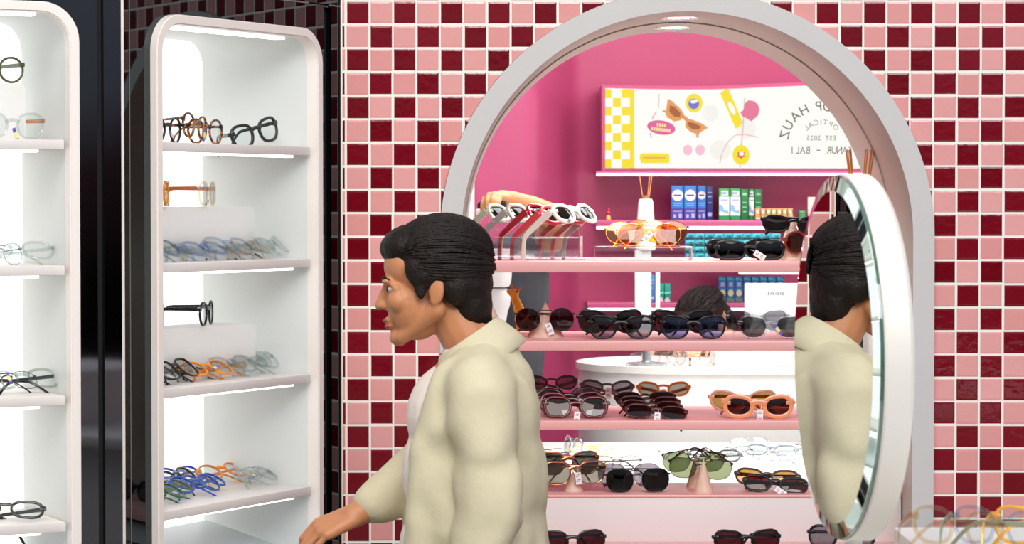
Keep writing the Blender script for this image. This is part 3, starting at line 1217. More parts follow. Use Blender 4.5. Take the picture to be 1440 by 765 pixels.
def carton(px0, px1, py0, z, Y, face, label, kind, side=None, depth=.05, group=None, top=None, name='carton'):
    a, b = at(px0, py0, Y), at(px1, py0, Y)
    h = a.z - z - .0006
    w = b.x - a.x
    t = thing(name, label, 'box', ((a.x + b.x)/2, Y, z + .0005), group)
    bm = BM()
    box(bm, (0, depth/2, h/2), (w - .0012, depth, h), bev=.0008)
    obj('body', bm, face, t)

    def pl(nm, loops, mat, lift=.0004):
        m = BM()
        for lp in loops:
            plate(m, lp, [], -lift, -lift - .0003)
        obj(nm, m, mat, t, smooth=False)

    def bars(rows, mat, nm='print_lines'):
        pl(nm, [[(-w*l/2 + w*x, h*zz), (w*l/2 + w*x, h*zz), (w*l/2 + w*x, h*(zz + hh)), (-w*l/2 + w*x, h*(zz + hh))] for x, zz, l, hh in rows], mat, .0008)
    if kind == 'disc':
        pl('lower_panel', [[(-w*.48, h*.01), (w*.48, h*.01), (w*.48, h*.34), (-w*.48, h*.34)]], pmat('carton indigo', (70, 62, 152), .4))
        pl('round_label', [circle(0, h*.72, w*.45, 28)], pmat('carton label white', (240, 232, 236), .4), .0006)
        bars(((0, .70, .62, .045), (0, .47, .7, .02), (0, .41, .6, .02), (-.22, .06, .2, .1), (.22, .06, .25, .12), (0, .24, .7, .02)), pmat('carton pale ink', (170, 178, 226), .5))
        bars(((0, .705, .55, .03),), pmat('carton ink', (120, 96, 120), .5), 'label_print')
    elif kind == 'side':
        bars(((0, .8, .6, .03), (0, .68, .6, .03), (0, .5, .5, .02), (0, .1, .6, .12)), pmat('carton pale ink', (170, 178, 226), .5))
    elif kind == 'green':
        pl('white_panel', [[(-w*.47, h*.14), (w*.47, h*.14), (w*.47, h*.74), (-w*.47, h*.74)]], pmat('carton white', (232, 238, 238), .4))
        pl('badge', [[(-w*.3, h*.78), (w*.36, h*.78), (w*.36, h*.93), (-w*.3, h*.93)]], pmat('carton badge', (222, 240, 222), .4))
        bars(((0, .62, .7, .03), (-.05, .82, .5, .06)), pmat('carton lilac ink', (150, 140, 200), .5))
        pl('wave', [[(-w*.45, h*.28), (w*.45, h*.18), (w*.3, h*.34), (w*.05, h*.28), (-w*.15, h*.46), (-w*.45, h*.5)]], pmat('carton blue wave', (128, 176, 220), .4), .0008)
    elif kind == 'greenside':
        bars(((0, .8, .55, .08), (0, .55, .6, .03), (0, .4, .6, .03), (0, .25, .5, .03)), pmat('carton light green ink', (150, 206, 160), .5))
    elif kind == 'small':
        bars(((0, .55, .7, .3), (0, .1, .8, .1)), pmat('carton cream', (240, 226, 190), .5))
        bars(((.3, .2, .16, .7),), pmat('carton green stripe', (86, 160, 90), .5), 'stripe')
    elif kind == 'teal':
        bars(((0, .12, .86, .34), (.1, .56, .5, .12)), pmat('carton teal dark ink', (20, 74, 92), .5))
        bars(((-.3, .2, .2, .18), (.2, .2, .34, .12)), pmat('carton grey ink', (150, 176, 186), .5), 'label_print')
    elif kind == 'tall':
        pl('cap_band', [[(-w*.46, h*.86), (w*.46, h*.86), (w*.1, h*.95), (-w*.46, h*.98)]], pmat('carton turquoise', (40, 190, 200), .4))
        bars(((0, .62, .45, .16),), pmat('carton pale ink', (170, 178, 226), .5))
        pl('pale_shape', [circle(0, h*.36, w*.36, 16, h*.13)], pmat('carton sand', (216, 206, 156), .4), .0008)
        pl('green_foot', [[(-w*.46, h*.03), (w*.46, h*.03), (w*.46, h*.14), (-w*.46, h*.2)]], pmat('carton leaf', (88, 140, 110), .4))
    elif kind == 'tealtall':
        pl('band', [[(-w*.47, h*.42), (w*.47, h*.5), (w*.47, h*.58), (-w*.47, h*.54)]], pmat('carton mint', (130, 226, 208), .4))
        pl('foot', [[(-w*.47, h*.02), (w*.47, h*.02), (w*.1, h*.3), (-w*.47, h*.16)]], pmat('carton pale pink', (226, 196, 208), .4))
    return t


BOXBLUE = pmat('carton blue', (46, 122, 200), .35)
BOXNAVY = pmat('carton navy', (38, 48, 120), .35)
BOXGRN = pmat('carton green', (38, 160, 82), .35)
BOXDG = pmat('carton deep green', (24, 122, 62), .35)
gb = 'lens solution cartons on the middle wall shelf'
carton(944, 961.5, 261, ZB, YS, BOXBLUE, 'blue carton with round white label, leftmost on the middle wall shelf', 'disc', group=gb)
carton(962, 979.5, 261, ZB, YS, BOXBLUE, 'blue carton with round white label, second on the middle wall shelf', 'disc', group=gb)
carton(980.5, 993, 261, ZB, YS + .02, BOXBLUE, 'narrow blue carton beside the navy carton', 'disc', group=gb)
carton(993.5, 1003, 262, ZB, YS + .03, BOXNAVY, 'narrow navy carton at the end of the blue cartons', 'side', group=gb)
carton(1011, 1026, 265, ZB, YS, BOXGRN, 'green and white carton, leftmost of the green cartons', 'green', group=gb)
carton(1027, 1041.5, 265, ZB, YS, BOXGRN, 'green and white carton, second of the green cartons', 'green', group=gb)
carton(1042, 1052.5, 266, ZB, YS, BOXDG, 'deep green carton turned sideways beside the green and white cartons', 'greenside', group=gb)
carton(1053, 1060.5, 266, ZB, YS + .02, BOXGRN, 'slim green and white carton between two deep green cartons', 'green', group=gb)
carton(1061, 1072, 266, ZB, YS + .02, BOXDG, 'deep green carton at the right end of the green cartons', 'greenside', group=gb)
go = 'small orange cartons'
for i in range(7):
    x = 1062.5 + i*7.6
    carton(x, x + 7.3, 293, ZB, YS - .045, pmat('carton orange', (226, 150, 96), .4), 'small orange and cream carton, number %s in the row from the left' % ('one', 'two', 'three', 'four', 'five', 'six', 'seven')[i], 'small', depth=.035, group=go)
carton(1123, 1134, 296, ZB, YS - .03, BOXDG, 'small deep green carton beside the row of orange cartons', 'greenside', depth=.04)
carton(1136, 1147, 277, ZB, YS, pmat('cream card', (236, 222, 206), .5), 'cream card box near the top of the mirror', 'none', depth=.02)
# teal lens boxes, four rows of ten standing on a block behind the counter
a = at(963, 366, 3.33)
b = at(1100, 366, 3.33)
bm = BM()
bbox(bm, (a.x - .01, 3.32, a.z - .012), (b.x + .06, 3.41, a.z), .002)
pl_ = obj('lens_box_rack', bm, MAGDARK)
tag(pl_, 'thin magenta ledge carrying the teal lens boxes', 'shelf')
ords = ('first', 'second', 'third', 'fourth', 'fifth', 'sixth', 'seventh', 'eighth', 'ninth', 'tenth')
tealm = [pmat('carton teal', (52, 172, 190), .4), pmat('carton teal light', (74, 188, 204), .4)]
rowpx = [328.5, 337.8, 347.1, 356.5, 366]
for r in range(4):
    zb = at(963, rowpx[r + 1], 3.33).z + (.0006 if r == 3 else 0)
    for c in range(10):
        x = 964 + c*13.4
        carton(x, x + 13.1, rowpx[r], zb, 3.332, tealm[(r + c) % 2], 'small teal lens box, %s from the left in the %s row of the stack' % (ords[c], ('top', 'second', 'third', 'bottom')[r]), 'teal', depth=.04, group='teal lens boxes', name='lens_box')
# cartons on the lowest wall shelf
for i in range(8):
    x = 1010.5 + i*11.6
    carton(x, x + 11.2, 389, ZC_, YS, pmat('carton ocean', (28, 112, 178), .35), 'tall ocean blue carton, %s in the row on the lowest wall shelf' % ords[i], 'tall', group='ocean blue cartons')
for i, x in enumerate((925.5, 934.5)):
    carton(x, x + 8.6, 399, ZC_, YS, pmat('carton jade', (20, 160, 140), .35), '%s jade carton on the lowest wall shelf' % ('left', 'right')[i], 'tealtall', group='jade cartons')
carton(912.5, 921, 387, ZC_, YS, pmat('carton sky', (44, 140, 196), .35), 'sky blue carton showing beside the white stand', 'side', group=None)
# tiny figure on the middle shelf
p = at(855.5, 309, 3.44)
t = thing('figurine', 'tiny red and yellow figurine on the middle wall shelf', 'ornament', (p.x, 3.44, ZB))
bm = BM()
lathe(bm, [(.008, .0005), (.0085, .008), (.006, .014), (.0055, .016)], n=16)
obj('base', bm, pmat('figurine yellow', (232, 190, 70), .4), t)
bm = BM()
ell(bm, (0, 0, .0235), (.0075, .006, .009))
ell(bm, (.001, 0, .035), (.005, .005, .0055))
obj('body', bm, pmat('figurine red', (190, 34, 66), .4), t)

# ------------------------------------------------------------------ the lit sign
YG = 3.40
s0 = at(848, 240, YG)
sign = thing('lit_sign', 'long backlit shop sign with mirrored lettering and cartoon eyewear art', 'sign', (0, YG, 0))


def q(px, py):
    p_ = at(px, py, YG)
    return (p_.x, p_.z)


def poly(name, pts, mat, d0, parent=None, px=True):
    m = BM()
    plate(m, [q(*k) for k in pts] if px else pts, [], -d0, -d0 - .0006)
    return obj(name, m, mat, parent or sign, smooth=False)


topedge = [(1254, 117.5), (1190, 119), (1130, 120.5), (1080, 122.5), (1040, 124.5), (1000, 125.8), (950, 126), (900, 125.2), (851, 124)]
bm = BM()
plate(bm, [q(846, 240), q(1262, 240), q(1262, 113)] + [q(x, y - 5) for x, y in topedge[1:]] + [q(846, 119)], [], .0, .20)
obj('sign_case', bm, MAGENTA, sign, smooth=False)
SW = emat('sign face white', (255, 253, 247), .95)
panel = poly('sign_face', [(851, 236.3), (1254, 236.9)] + topedge, SW, .001)
SY = emat('sign yellow', (252, 228, 12), .92)
SP = emat('sign pink', (238, 118, 152), .9)
SPK = emat('sign hot pink', (234, 92, 150), .9)
SPL = emat('sign pale pink', (250, 196, 214), .92)
SOR = emat('sign orange', (238, 158, 84), .9)
SBR = emat('sign brown', (176, 96, 44), .85)
SBL = emat('sign blue', (112, 112, 214), .9)
SRD = emat('sign red', (236, 100, 66), .9)
SGY = emat('sign pale grey', (226, 226, 222), .95)
SCR = emat('sign cream', (252, 232, 160), .92)
SDK = emat('sign letter brown', (108, 94, 68), .8)
SLT = emat('sign letter light brown', (150, 138, 112), .85)
m = BM()
for r in range(9):
    y0, y1 = 125.6 + r*12.28, 125.6 + (r + 1)*12.28
    cols = ((851, 859.8), (874.4, 885.6)) if r % 2 == 0 else ((861.8, 873.0),)
    for x0, x1 in cols:
        plate(m, [q(x0, y1), q(x1, y1), q(x1, y0), q(x0, y0)], [], -.0017, -.0023)
plate(m, [q(885.6, 236.3), q(892, 236.3), q(892, 126), q(885.6, 126)], [], -.0017, -.0023)
obj('yellow_checks', m, SY, sign, smooth=False)


def disc(px, py, r, ry=None, n=28, rot=0):
    ry = ry or r
    c, s = math.cos(R(rot)), math.sin(R(rot))
    return [(px + r*math.cos(2*PI*i/n)*c - ry*math.sin(2*PI*i/n)*s, py + r*math.cos(2*PI*i/n)*s + ry*math.sin(2*PI*i/n)*c) for i in range(n)][::-1]


badge = poly('round_badge', disc(976, 145, 12, 13.4), SY, .0017)
poly('badge_blue', disc(975.5, 146, 7.6, 7.4), SBL, .0024, badge)
poly('badge_white', disc(976, 142.6, 5.2, 2.7, rot=-10), SW, .003, badge)
el = poly('pink_oval', disc(929.8, 179.4, 20, 10, rot=9), SPK, .0017)
m = BM()
for (x, y, l) in ((931, 176, 15), (929.5, 182.5, 28)):
    for k in range(int(l/3.4)):
        xx = x - l/2 + k*3.5
        yy = y + (xx - 930)*.12
        plate(m, [q(xx, yy + 2.2), q(xx + 2.6, yy + 2.5), q(xx + 2.6, yy - 2), q(xx, yy - 2.2)], [], -.0024, -.003)
obj('oval_print', m, SCR, el, smooth=False)
cl = poly('yellow_cloud', [(901 + i*39/20, 215.2 + (1.6 if i % 2 else -.6)) for i in range(21)] + [(941.5, 222)] + [(941 - i*39/20, 230 - (1.6 if i % 2 else -.6)) for i in range(21)] + [(899, 222)], SY, .0017)
poly('cloud_print', [(904, 222.6), (936, 222.8), (936, 221.2), (904, 221)], SOR, .0024, cl)
rb = poly('yellow_ribbon', [(1012.5, 131), (1020, 125.6), (1024.5, 125.4), (1044.5, 172), (1040, 178), (1034.5, 181)], SY, .0017)
poly('ribbon_hole', disc(1029, 152.5, 3.4, 10, rot=-24), SW, .0024, rb)
# the orange cat eye sunglasses printed on the sign
for dx, nm in ((0, 'printed_lens_frame'), (1, 'printed_lens_frame')):
    pass
fr1 = [(939, 139), (945, 142), (958, 154), (962, 162), (957, 169), (948, 171), (938, 165), (935, 157.5), (931, 158), (932, 155), (936.5, 155)]
fr2 = [(965, 167), (973, 168), (988, 174), (995.5, 180), (988, 184), (983, 188), (982, 194), (979, 193), (979, 188.5), (970, 185), (963.5, 178)]
f1 = poly('printed_sunglasses', fr1, SOR, .0017)
poly('printed_bridge', [(959, 160), (968, 166.5), (965, 171), (957, 165)], SOR, .0017, f1)
poly('printed_lens', [(942, 148), (948, 150), (957, 159), (956, 165), (948, 164), (941, 157)], SBR, .0024, f1)
poly('printed_lens_frame', fr2, SOR, .0017, f1)
poly('printed_lens', [(967, 171), (976, 173), (986, 178), (983, 182), (974, 182), (967, 176)], SBR, .0024, f1)
for x in (967, 984.5):
    poly('pink_dot', disc(x, 211, 6.6, 7.4), SPL, .0017)
poly('pink_blot', disc(1057, 153, 11, 12) if False else [(1047, 146), (1052, 141), (1060, 142), (1066, 147), (1068, 154), (1066, 162), (1060, 168), (1056, 170.5), (1049, 166), (1044, 164), (1041, 158), (1045, 155)], SP, .0017)
bd = poly('flower_badge', disc(1042, 218, 12, 14), SY, .0017)
poly('flower', [(1042 + (6.5 if i % 2 else 4.2)*math.cos(2*PI*i/12), 217.5 + (6.8 if i % 2 else 4.2)*math.sin(2*PI*i/12)) for i in range(12)][::-1], SRD, .0024, bd)
poly('flower_heart', disc(1042.5, 216.2, 3.2), SW, .003, bd)
for nm, c_, r_x, r_y in (('pale_disc', (999, 159), 11, 12), ('pale_disc', (1013, 211), 15, 14), ('pale_disc', (1049, 181), 14, 14)):
    poly(nm, disc(c_[0], c_[1], r_x, r_y), emat('sign faint grey', (246, 243, 236), .95), .0013)
for pts, wd in (([(927, 132), (926, 152)], .6), ([(923, 157), (919, 163), (917, 168)], 1.0), ([(914, 187), (916, 194)], 1.0), ([(1047, 138), (1046, 160), (1044, 190), (1042, 205)], .8),
                ([(1012, 230), (1015, 216), (1024, 199), (1034, 190), (1048, 189), (1066, 193)], .7), ([(1041, 232), (1040, 236)], .8)):
    m = BM()
    ux = []
    for i, (xa, ya) in enumerate(pts):
        d_ = (Vector(pts[min(i + 1, len(pts) - 1)]) - Vector(pts[max(i - 1, 0)])).normalized()
        ux.append((Vector((xa, ya)), Vector((-d_.y, d_.x))*wd))
    plate(m, [q(*(a_ + n_)) for a_, n_ in ux] + [q(*(a_ - n_)) for a_, n_ in ux[::-1]], [], -.0018, -.0022)
    obj('drawn_line', m, emat('sign rose line', (232, 190, 190), .92), sign, smooth=False)


def letters(name, items, size_px, mat, stretch=1.0):
    """mirror-reversed capitals, each (char, px, py of its centre, turn in degrees)"""
    m = BM()
    S = size_px/1.0
    for ch, px, py, ang in items:
        cu = bpy.data.curves.new('letter', 'FONT')
        cu.body = ch
        cu.align_x = 'CENTER'
        cu.align_y = 'CENTER'
        cu.size = 1.0
        ob = bpy.data.objects.new('letter', cu)
        me = bpy.data.meshes.new_from_object(ob)
        xs = [v.co.y for v in me.vertices]
        xx = [v.co.x for v in me.vertices]
        cyy = (min(xs) + max(xs))/2 if xs else 0
        cxx = (min(xx) + max(xx))/2 if xx else 0
        hh = .69
        c = at(px, py, YG)
        hh = (max(xs) - min(xs)) if ch == '-' else .69
        k = size_px/hh*(9.0/ (F)) * .985
        c_, s_ = math.cos(R(ang)), math.sin(R(ang))
        for v in me.vertices:
            x, z = -(v.co.x - cxx)*k*stretch, (v.co.y - (cyy if ch != '-' else cyy))*k
            v.co = Vector((c.x + x*c_ - z*s_, -.0018, c.z + x*s_ + z*c_))
        m.from_mesh(me)
        bpy.data.objects.remove(ob)
        bpy.data.curves.remove(cu)
        bpy.data.meshes.remove(me)
    ret = bmesh.ops.extrude_face_region(m, geom=list(m.faces))
    for v in ret['geom']:
        if isinstance(v, bmesh.types.BMVert):
            v.co.y -= .0006
    return obj(name, m, mat, sign, smooth=False)


def arcword(chars, cx, cy, rad_, angs):
    return [(c, cx - rad_*math.sin(R(a)), cy - rad_*math.cos(R(a)), a) for c, a in zip(chars, angs)]


ang = (-29, -11.5, 3.5, 27, 44, 61.5, 77)
letters('sign_word', arcword('POP', 1154, 201, 52, ang[:3]), 13, SDK)
letters('sign_word', arcword('HAUZ', 1154, 201, 52, ang[3:]), 13, SDK)
letters('sign_word', arcword('OPTICAL', 1155, 202, 30.5, (-41, -25, -10, 1, 14, 30, 44)), 7, SLT)


def flat(word, cx, cy, adv):
    n = len(word)
    return [(c, cx + adv*((n - 1)/2 - i), cy, 0) for i, c in enumerate(word) if c != ' ']


w1 = flat('EST 2025', 1155, 194, 5.3)
letters('sign_word', w1[:3], 6.6, SLT)
letters('sign_word', w1[3:], 6.6, SLT)
w2 = flat('SANUR - BALI', 1154.5, 211.3, 7.4)
letters('sign_word', w2[:5], 9.5, SDK, .82)
letters('sign_dash', w2[5:6], 1.2, SDK, 1.6)
letters('sign_word', w2[6:], 9.5, SDK, .82)

# ------------------------------------------------------------------ reed diffusers
GLASSW = pmat('white ceramic', (244, 242, 240), .25)
REED = pmat('reed stick', (222, 150, 84), .6, noise=.2, scale=120)


def diffuser(M, hb, rb, rt, sticks, label, sl):
    t = thing('reed_diffuser', label, 'diffuser', M)
    bm = BM()
    sw = [(rb*.92, 0), (rb, hb*.06), (rb*.96, hb*.25), (rt*1.05, hb*.86), (rt, hb*.95), (rt*.85, hb), (rt*.7, hb*1.0)]
    lathe(bm, sw, n=32)
    obj('bottle', bm, GLASSW, t)
    bm = BM()
    lathe(bm, [(rt*.55, hb*1.001), (rt*.55, hb*1.07), (rt*.3, hb*1.07)], n=24)
    obj('neck', bm, pmat('diffuser collar', (170, 110, 80), .4), t)
    for (x0, x1, y1) in sticks:
        bm = BM()
        tube(bm, [(x0, 0, hb*.6), (x0 + x1, y1, hb + sl)], .0016, 8)
        obj('reed', bm, REED, t)
    return t


# white stand on the far counter with a diffuser on it
YP = 2.12
zt = at(908, 352, YP).z
ZCT = at(900, 517, 2.0).z
p = at(904, 400, YP)
st_ = thing('display_stand', 'slim white upright stand on the far counter seen between the shelves', 'stand', (p.x, YP, ZCT))
bm = BM()
za = at(904, 478, YP).z - ZCT
bbox(bm, (-.0235, -.02, za), (.0235, .02, zt - ZCT), .002)
obj('column', bm, pmat('stand white', (226, 230, 228), .35), st_)
bm = BM()
lathe(bm, [(.06, .0005), (.06, .006), (.02, .01), (.0135, .014), (.0135, za)], n=28, M=T(.012, 0, 0))
obj('stem', bm, pmat('stand grey metal', (200, 204, 206), .2, metal=.8), st_)
bm = BM()
bbox(bm, (.037, -.01, za - .02), (.049, .01, zt - ZCT - .02), .001)
bbox(bm, (.02, -.008, za - .018), (.04, .008, za - .006))
bbox(bm, (.02, -.008, zt - ZCT - .05), (.04, .008, zt - ZCT - .04))
obj('side_rail', bm, WHITE, st_)
pd = at(908, 352, YP)
diffuser(T(pd.x, YP, zt + .0005), at(908, 280, YP).z - zt, .030, .021, ((0, -.018, .0), (.001, .010, .004), (.002, .015, -.004)), 'white reed diffuser with three sticks behind the amber aviators', .066)
pd = at(1207, 365, .30)
diffuser(T(pd.x, .30, Z1 + .0005), .105, .032, .022,
         ((-.006, -.022, 0), (-.005, -.019, .004), (-.004, -.017, -.004), (-.003, -.014, .002), (.003, .012, 0), (.004, .016, .004), (.006, .021, -.004), (.007, .027, .002), (.005, .024, 0)),
         'reed diffuser with orange sticks fanned above the round mirror', .135)

# ------------------------------------------------------------------ counters, laptop and table
bm = BM()
x0 = at(817, 517, 2.0).x
lo = []
for i in range(17):
    a_ = PI/2 + PI*i/16
    lo.append((x0 + .30 + .30*math.cos(a_), 2.3 - .30*math.sin(a_) * -1 if False else 2.3 + .30*math.sin(a_)))
ol = lo + [(2.2, 2.0), (2.2, 2.6)]
bot = [Vector((x, y, 0)) for x, y in ol]
loft(bm, [bot, [v + Vector((0, 0, ZCT - .02)) for v in bot]])
des = obj('reception_counter', bm, pmat('counter front white', (238, 236, 236), .3, noise=.02, scale=4), None, angle=40)
tag(des, 'white reception counter with a rounded left end inside the shop', 'counter')
bm = BM()
ctr = Vector((1.1, 2.3, 0))
top = [Vector((x, y, ZCT - .0195)) for x, y in ol]
top = [v + (v - Vector((max(x0 + .3, min(2.2, v.x)), 2.3, v.z))).normalized()*.008 for v in top]
loft(bm, [top, [v + Vector((0, 0, .0195)) for v in top]])
obj('counter_top', bm, pmat('counter top', (232, 230, 226), .25), des, angle=40)
# a white box on the counter
a, b = at(1004, 495, 2.1), at(1140, 495, 2.1)
bm = BM()
bbox(bm, (a.x, 2.05, ZCT + .0005), (b.x + .2, 2.25, at(1004, 494.5, 2.05).z), .003)
tag(obj('white_case', bm, WHITE), 'plain white case lying on the reception counter', 'box')
# laptop, lid towards the window
YL = 2.36
a, b = at(1047, 399, YL), at(1158, 399, YL)
t = thing('laptop', 'white laptop with its lid turned to the window', 'laptop', ((a.x + b.x)/2, YL, ZCT + .0005))
wL = b.x - a.x
hL = at(1047, 399, YL).z - ZCT
bm = BM()
box(bm, (0, 0, hL/2 + .004), (wL, .012, hL - .006), bev=.004)
obj('lid', bm, pmat('laptop lid', (222, 222, 222), .3), t)
bm = BM()
box(bm, (0, .14, .008), (wL, .26, .016), bev=.003)
obj('keyboard_base', bm, pmat('laptop base', (200, 200, 202), .35), t)
bm = BM()
c = at(1091, 413, YL)
for k, l in enumerate((.006, .004, .006, .003, .006, .005, .005)):
    xx = c.x - (a.x + b.x)/2 - .022 + k*.0072
    box(bm, (xx, -.0064, c.z - ZCT), (l, .0008, .009 if k % 3 else .011))
obj('lid_logo', bm, pmat('laptop logo grey', (150, 150, 152), .4), t, smooth=False)
# display table with thin frames lying on it
ZTB = .936
bm = BM()
pA, pB = at(742, 680, .75), at(1330, 680, .75)
bbox(bm, (pA.x, .72, ZTB - .03), (pB.x + .2, 1.82, ZTB), .006)
tb = obj('display_table', bm, pmat('table white', (240, 238, 236), .3, noise=.02, scale=5))
tag(tb, 'white display table behind the shelves scattered with thin frames', 'table')
for i, (x, y) in enumerate(((.05, .8), (pB.x - pA.x + .12, .8), (.05, 1.74), (pB.x - pA.x + .12, 1.74))):
    bm = BM()
    box(bm, (pA.x + x, y, (ZTB - .0305)/2), (.05, .05, ZTB - .0305), bev=.003)
    obj('leg', bm, WHITE, tb)
TD = [('wire', 770, 650, GUN, 20, -30, 'grey wire eyeglasses at the left end of the display table'),
      ('roundm', 803, 640, SILV, -70, -6, 'silver round wire eyeglasses standing sideways on the display table'),
      ('wire', 838, 643, GOLDY, 28, -40, 'gold wire eyeglasses on the display table behind the square pair'),
      ('wire', 868, 662, GUN, 4, -20, 'dark wire eyeglasses on the display table behind the pilot pair'),
      ('wire', 962, 646, SILV, 10, -30, 'silver wire eyeglasses on the display table left of the green pair'),
      ('slim', 1003, 648, GRYA, -12, -40, 'grey eyeglasses lying on the display table behind the green pair'),
      ('wire', 1035, 643, GUN, 24, -46, 'dark wire eyeglasses lying on the display table'),
      ('slim', 1082, 640, pmat('pale slate acetate', (150, 158, 168), .3), -20, -44, 'pale slate eyeglasses lying on the far side of the display table'),
      ('wire', 1104, 655, SILV, 14, -40, 'silver wire eyeglasses lying near the mirror on the display table'),
      ('wire', 1120, 636, GUN, -30, -50, 'dark wire eyeglasses at the far right of the display table'),
      ('wire', 1062, 628, SILV, 30, -50, 'silver wire eyeglasses at the far edge of the display table')]
for st, px, py, fr, yaw, pit, lab in TD:
    v = (py - 382.5)/F
    # where that line of sight meets the table top
    k = None
    lo_, hi_ = .5, 2.2
    for _ in range(40):
        mid = (lo_ + hi_)/2
        if at(px, py, mid).z > ZTB + .002:
            lo_ = mid
        else:
            hi_ = mid
    Y = min(1.76, lo_)
    glasses(st, P(px, py, Y, yaw, pit, 0, ZTB + .001), fr, L_CLR, lab, 'thin frames on the display table', fold=(84, 82), cat='eyeglasses',
            sticker=(.0, -.006, .0, 10) if px in (803, 1082, 1003) else None)
# frames standing on the reception counter
for px, fr, lab in ((934, CLRF, 'clear eyeglasses standing on the reception counter beside the grey stem'), (980, SILV, 'silver eyeglasses with a purple sticker on the reception counter')):
    glasses('clear' if fr is CLRF else 'wire', P(px, 0, 2.08, 160, 0, 0, ZCT + .001), fr, L_CLR, lab, cat='eyeglasses', sticker=(.02, -.006, .0, 0) if fr is SILV else None)
# ------------------------------------------------------------------ eye testing machine and toy at the left
YQ = 1.35
t = thing('eye_testing_machine', 'white rounded eye testing machine partly hidden by the passer by', 'optical machine', T(at(690, 400, YQ)))
o0 = at(690, 400, YQ)


def rel(px, py, Y=YQ):
    return at(px, py, Y) - o0


bm = BM()
rings = []
for py, x0_, x1_ in ((384, 640, 720.0), (392, 640, 719.5), (400, 641, 718.5), (404, 644, 716)):
    a, b = rel(x0_, py), rel(x1_, py)
    rings.append([Vector(((a.x + b.x)/2 + (b.x - a.x)/2*math.copysign(abs(math.cos(2*PI*i/28))**.55, math.cos(2*PI*i/28)),
                          .10 + .10*math.copysign(abs(math.sin(2*PI*i/28))**.55, math.sin(2*PI*i/28)), a.z)) for i in range(28)])
top = [v + Vector((0, 0, .06)) for v in rings[0]]
loft(bm, [top] + rings)
obj('measuring_head', bm, pmat('machine white', (214, 210, 210), .3), t, angle=50)
bm = BM()
rings = []
for py, x0_, x1_ in ((406, 646, 708), (408, 645, 713), (413, 645, 717), (421, 645, 718.5), (432, 646, 717), (440, 647, 714), (452, 648, 712), (462, 648, 710.5), (466, 648, 707)):
    a, b = rel(x0_, py), rel(x1_, py)
    rings.append([Vector(((a.x + b.x)/2 + (b.x - a.x)/2*math.copysign(abs(math.cos(2*PI*i/28))**.55, math.cos(2*PI*i/28)),
                          .10 + .09*math.copysign(abs(math.sin(2*PI*i/28))**.55, math.sin(2*PI*i/28)), a.z)) for i in range(28)])
loft(bm, rings)
obj('machine_body', bm, pmat('machine body white', (206, 202, 204), .3), t, angle=50)
bm = BM()
bb = rel(668, 466)
bbox(bm, (rel(655, 466).x, .03, bb.z - .25), (rel(703, 466).x, .17, bb.z - .001), .01)
obj('column', bm, pmat('machine column', (190, 186, 188), .4), t)
tbz = (o0.z + bb.z - .25)
bm = BM()
aa, ab = at(600, 470, YQ), at(738, 470, YQ)
bbox(bm, (aa.x, YQ - .05, tbz - .03), (ab.x, YQ + .35, tbz - .0005), .004)
mt = obj('side_table', bm, WHITE)
tag(mt, 'white side table under the eye testing machine', 'table')
bm = BM()
bbox(bm, (aa.x + .08, YQ + .05, 0), (ab.x - .05, YQ + .25, tbz - .0305), .004)
obj('pedestal', bm, WHITE, mt)
# yellow giraffe toy standing behind the round pair
zg = Z2
pg = at(733, 468, .47)
t = thing('giraffe_figure', 'yellow giraffe figure behind the round wine lens sunglasses', 'toy', (pg.x, .47, Z2 + .0005))
gp = lambda px, py: Vector((at(px, py, .47).x - pg.x, 0, at(px, py, .47).z - Z2 - .0005))
GIR = pmat('giraffe yellow', (250, 196, 66), .5, noise=.35, scale=70)
bm = BM()
capsule(bm, gp(733, 444), gp(723, 416), .0135, .0085)
capsule(bm, gp(724, 413), gp(716, 410), .0095, .0062)
ell(bm, gp(722, 412), (.012, .010, .010))
ell(bm, gp(737, 449), (.022, .014, .014))
for k, (dx, y) in enumerate(((-.014, -.008), (-.012, .008), (.014, -.008), (.016, .008))):
    g0 = gp(737, 449)
    capsule(bm, (g0.x + dx, y, g0.z - .004), (g0.x + dx, y, .005), .0055, .0045)
o = obj('body', bm, GIR, t)
md = o.modifiers.new('blend', 'REMESH')
md.mode = 'VOXEL'
md.voxel_size = .0018
md = o.modifiers.new('soft', 'SMOOTH')
md.iterations = 5
for nm, a_, b_, r1, r2 in (('ear', (727, 410), (731, 405), .004, .0018), ('horn', (721, 406), (719.5, 402.5), .0022, .003)):
    for y in (-.006, .006):
        bm = BM()
        capsule(bm, gp(*a_) + Vector((0, y, 0)), gp(*b_) + Vector((0, y*1.3, 0)), r1, r2, 8)
        obj(nm, bm, pmat('giraffe brown', (206, 120, 40), .5), t)
# ------------------------------------------------------------------ eyewear in the niches
def LN(M, px, w, z, yaw=0, pitch=0, roll=0):
    """pose on a niche shelf: w metres behind the face of the wall, shown at picture column px"""
    lo_, hi_ = -1.2, .1
    for _ in range(50):
        mid = (lo_ + hi_)/2
        p_ = M @ Vector((mid, w, z))
        if 720 + F*p_.x/(p_.y + 5.4) < px:
            lo_ = mid
        else:
            hi_ = mid
    return M @ T(lo_, w, z) @ Rot(yaw, 'Z') @ Rot(pitch, 'X') @ Rot(roll, 'Y')


def block(M, px, w0, wd, z, h, width, label):
    m = LN(M, px, w0, z)
    bm = BM()
    plate(bm, [(-width, .0005), (0.0, .0005)] + [(-.0 - .010*(1 - math.cos(R(a))) + .0, h - .010 + .010*math.sin(R(a))) for a in range(0, 91, 15)] + [(-width, h)], [], 0, wd)
    return tag(obj('opal_riser', bm, MC.setdefault('opal', MC.get('opal') or opal()), None, m, angle=35), label, 'riser')


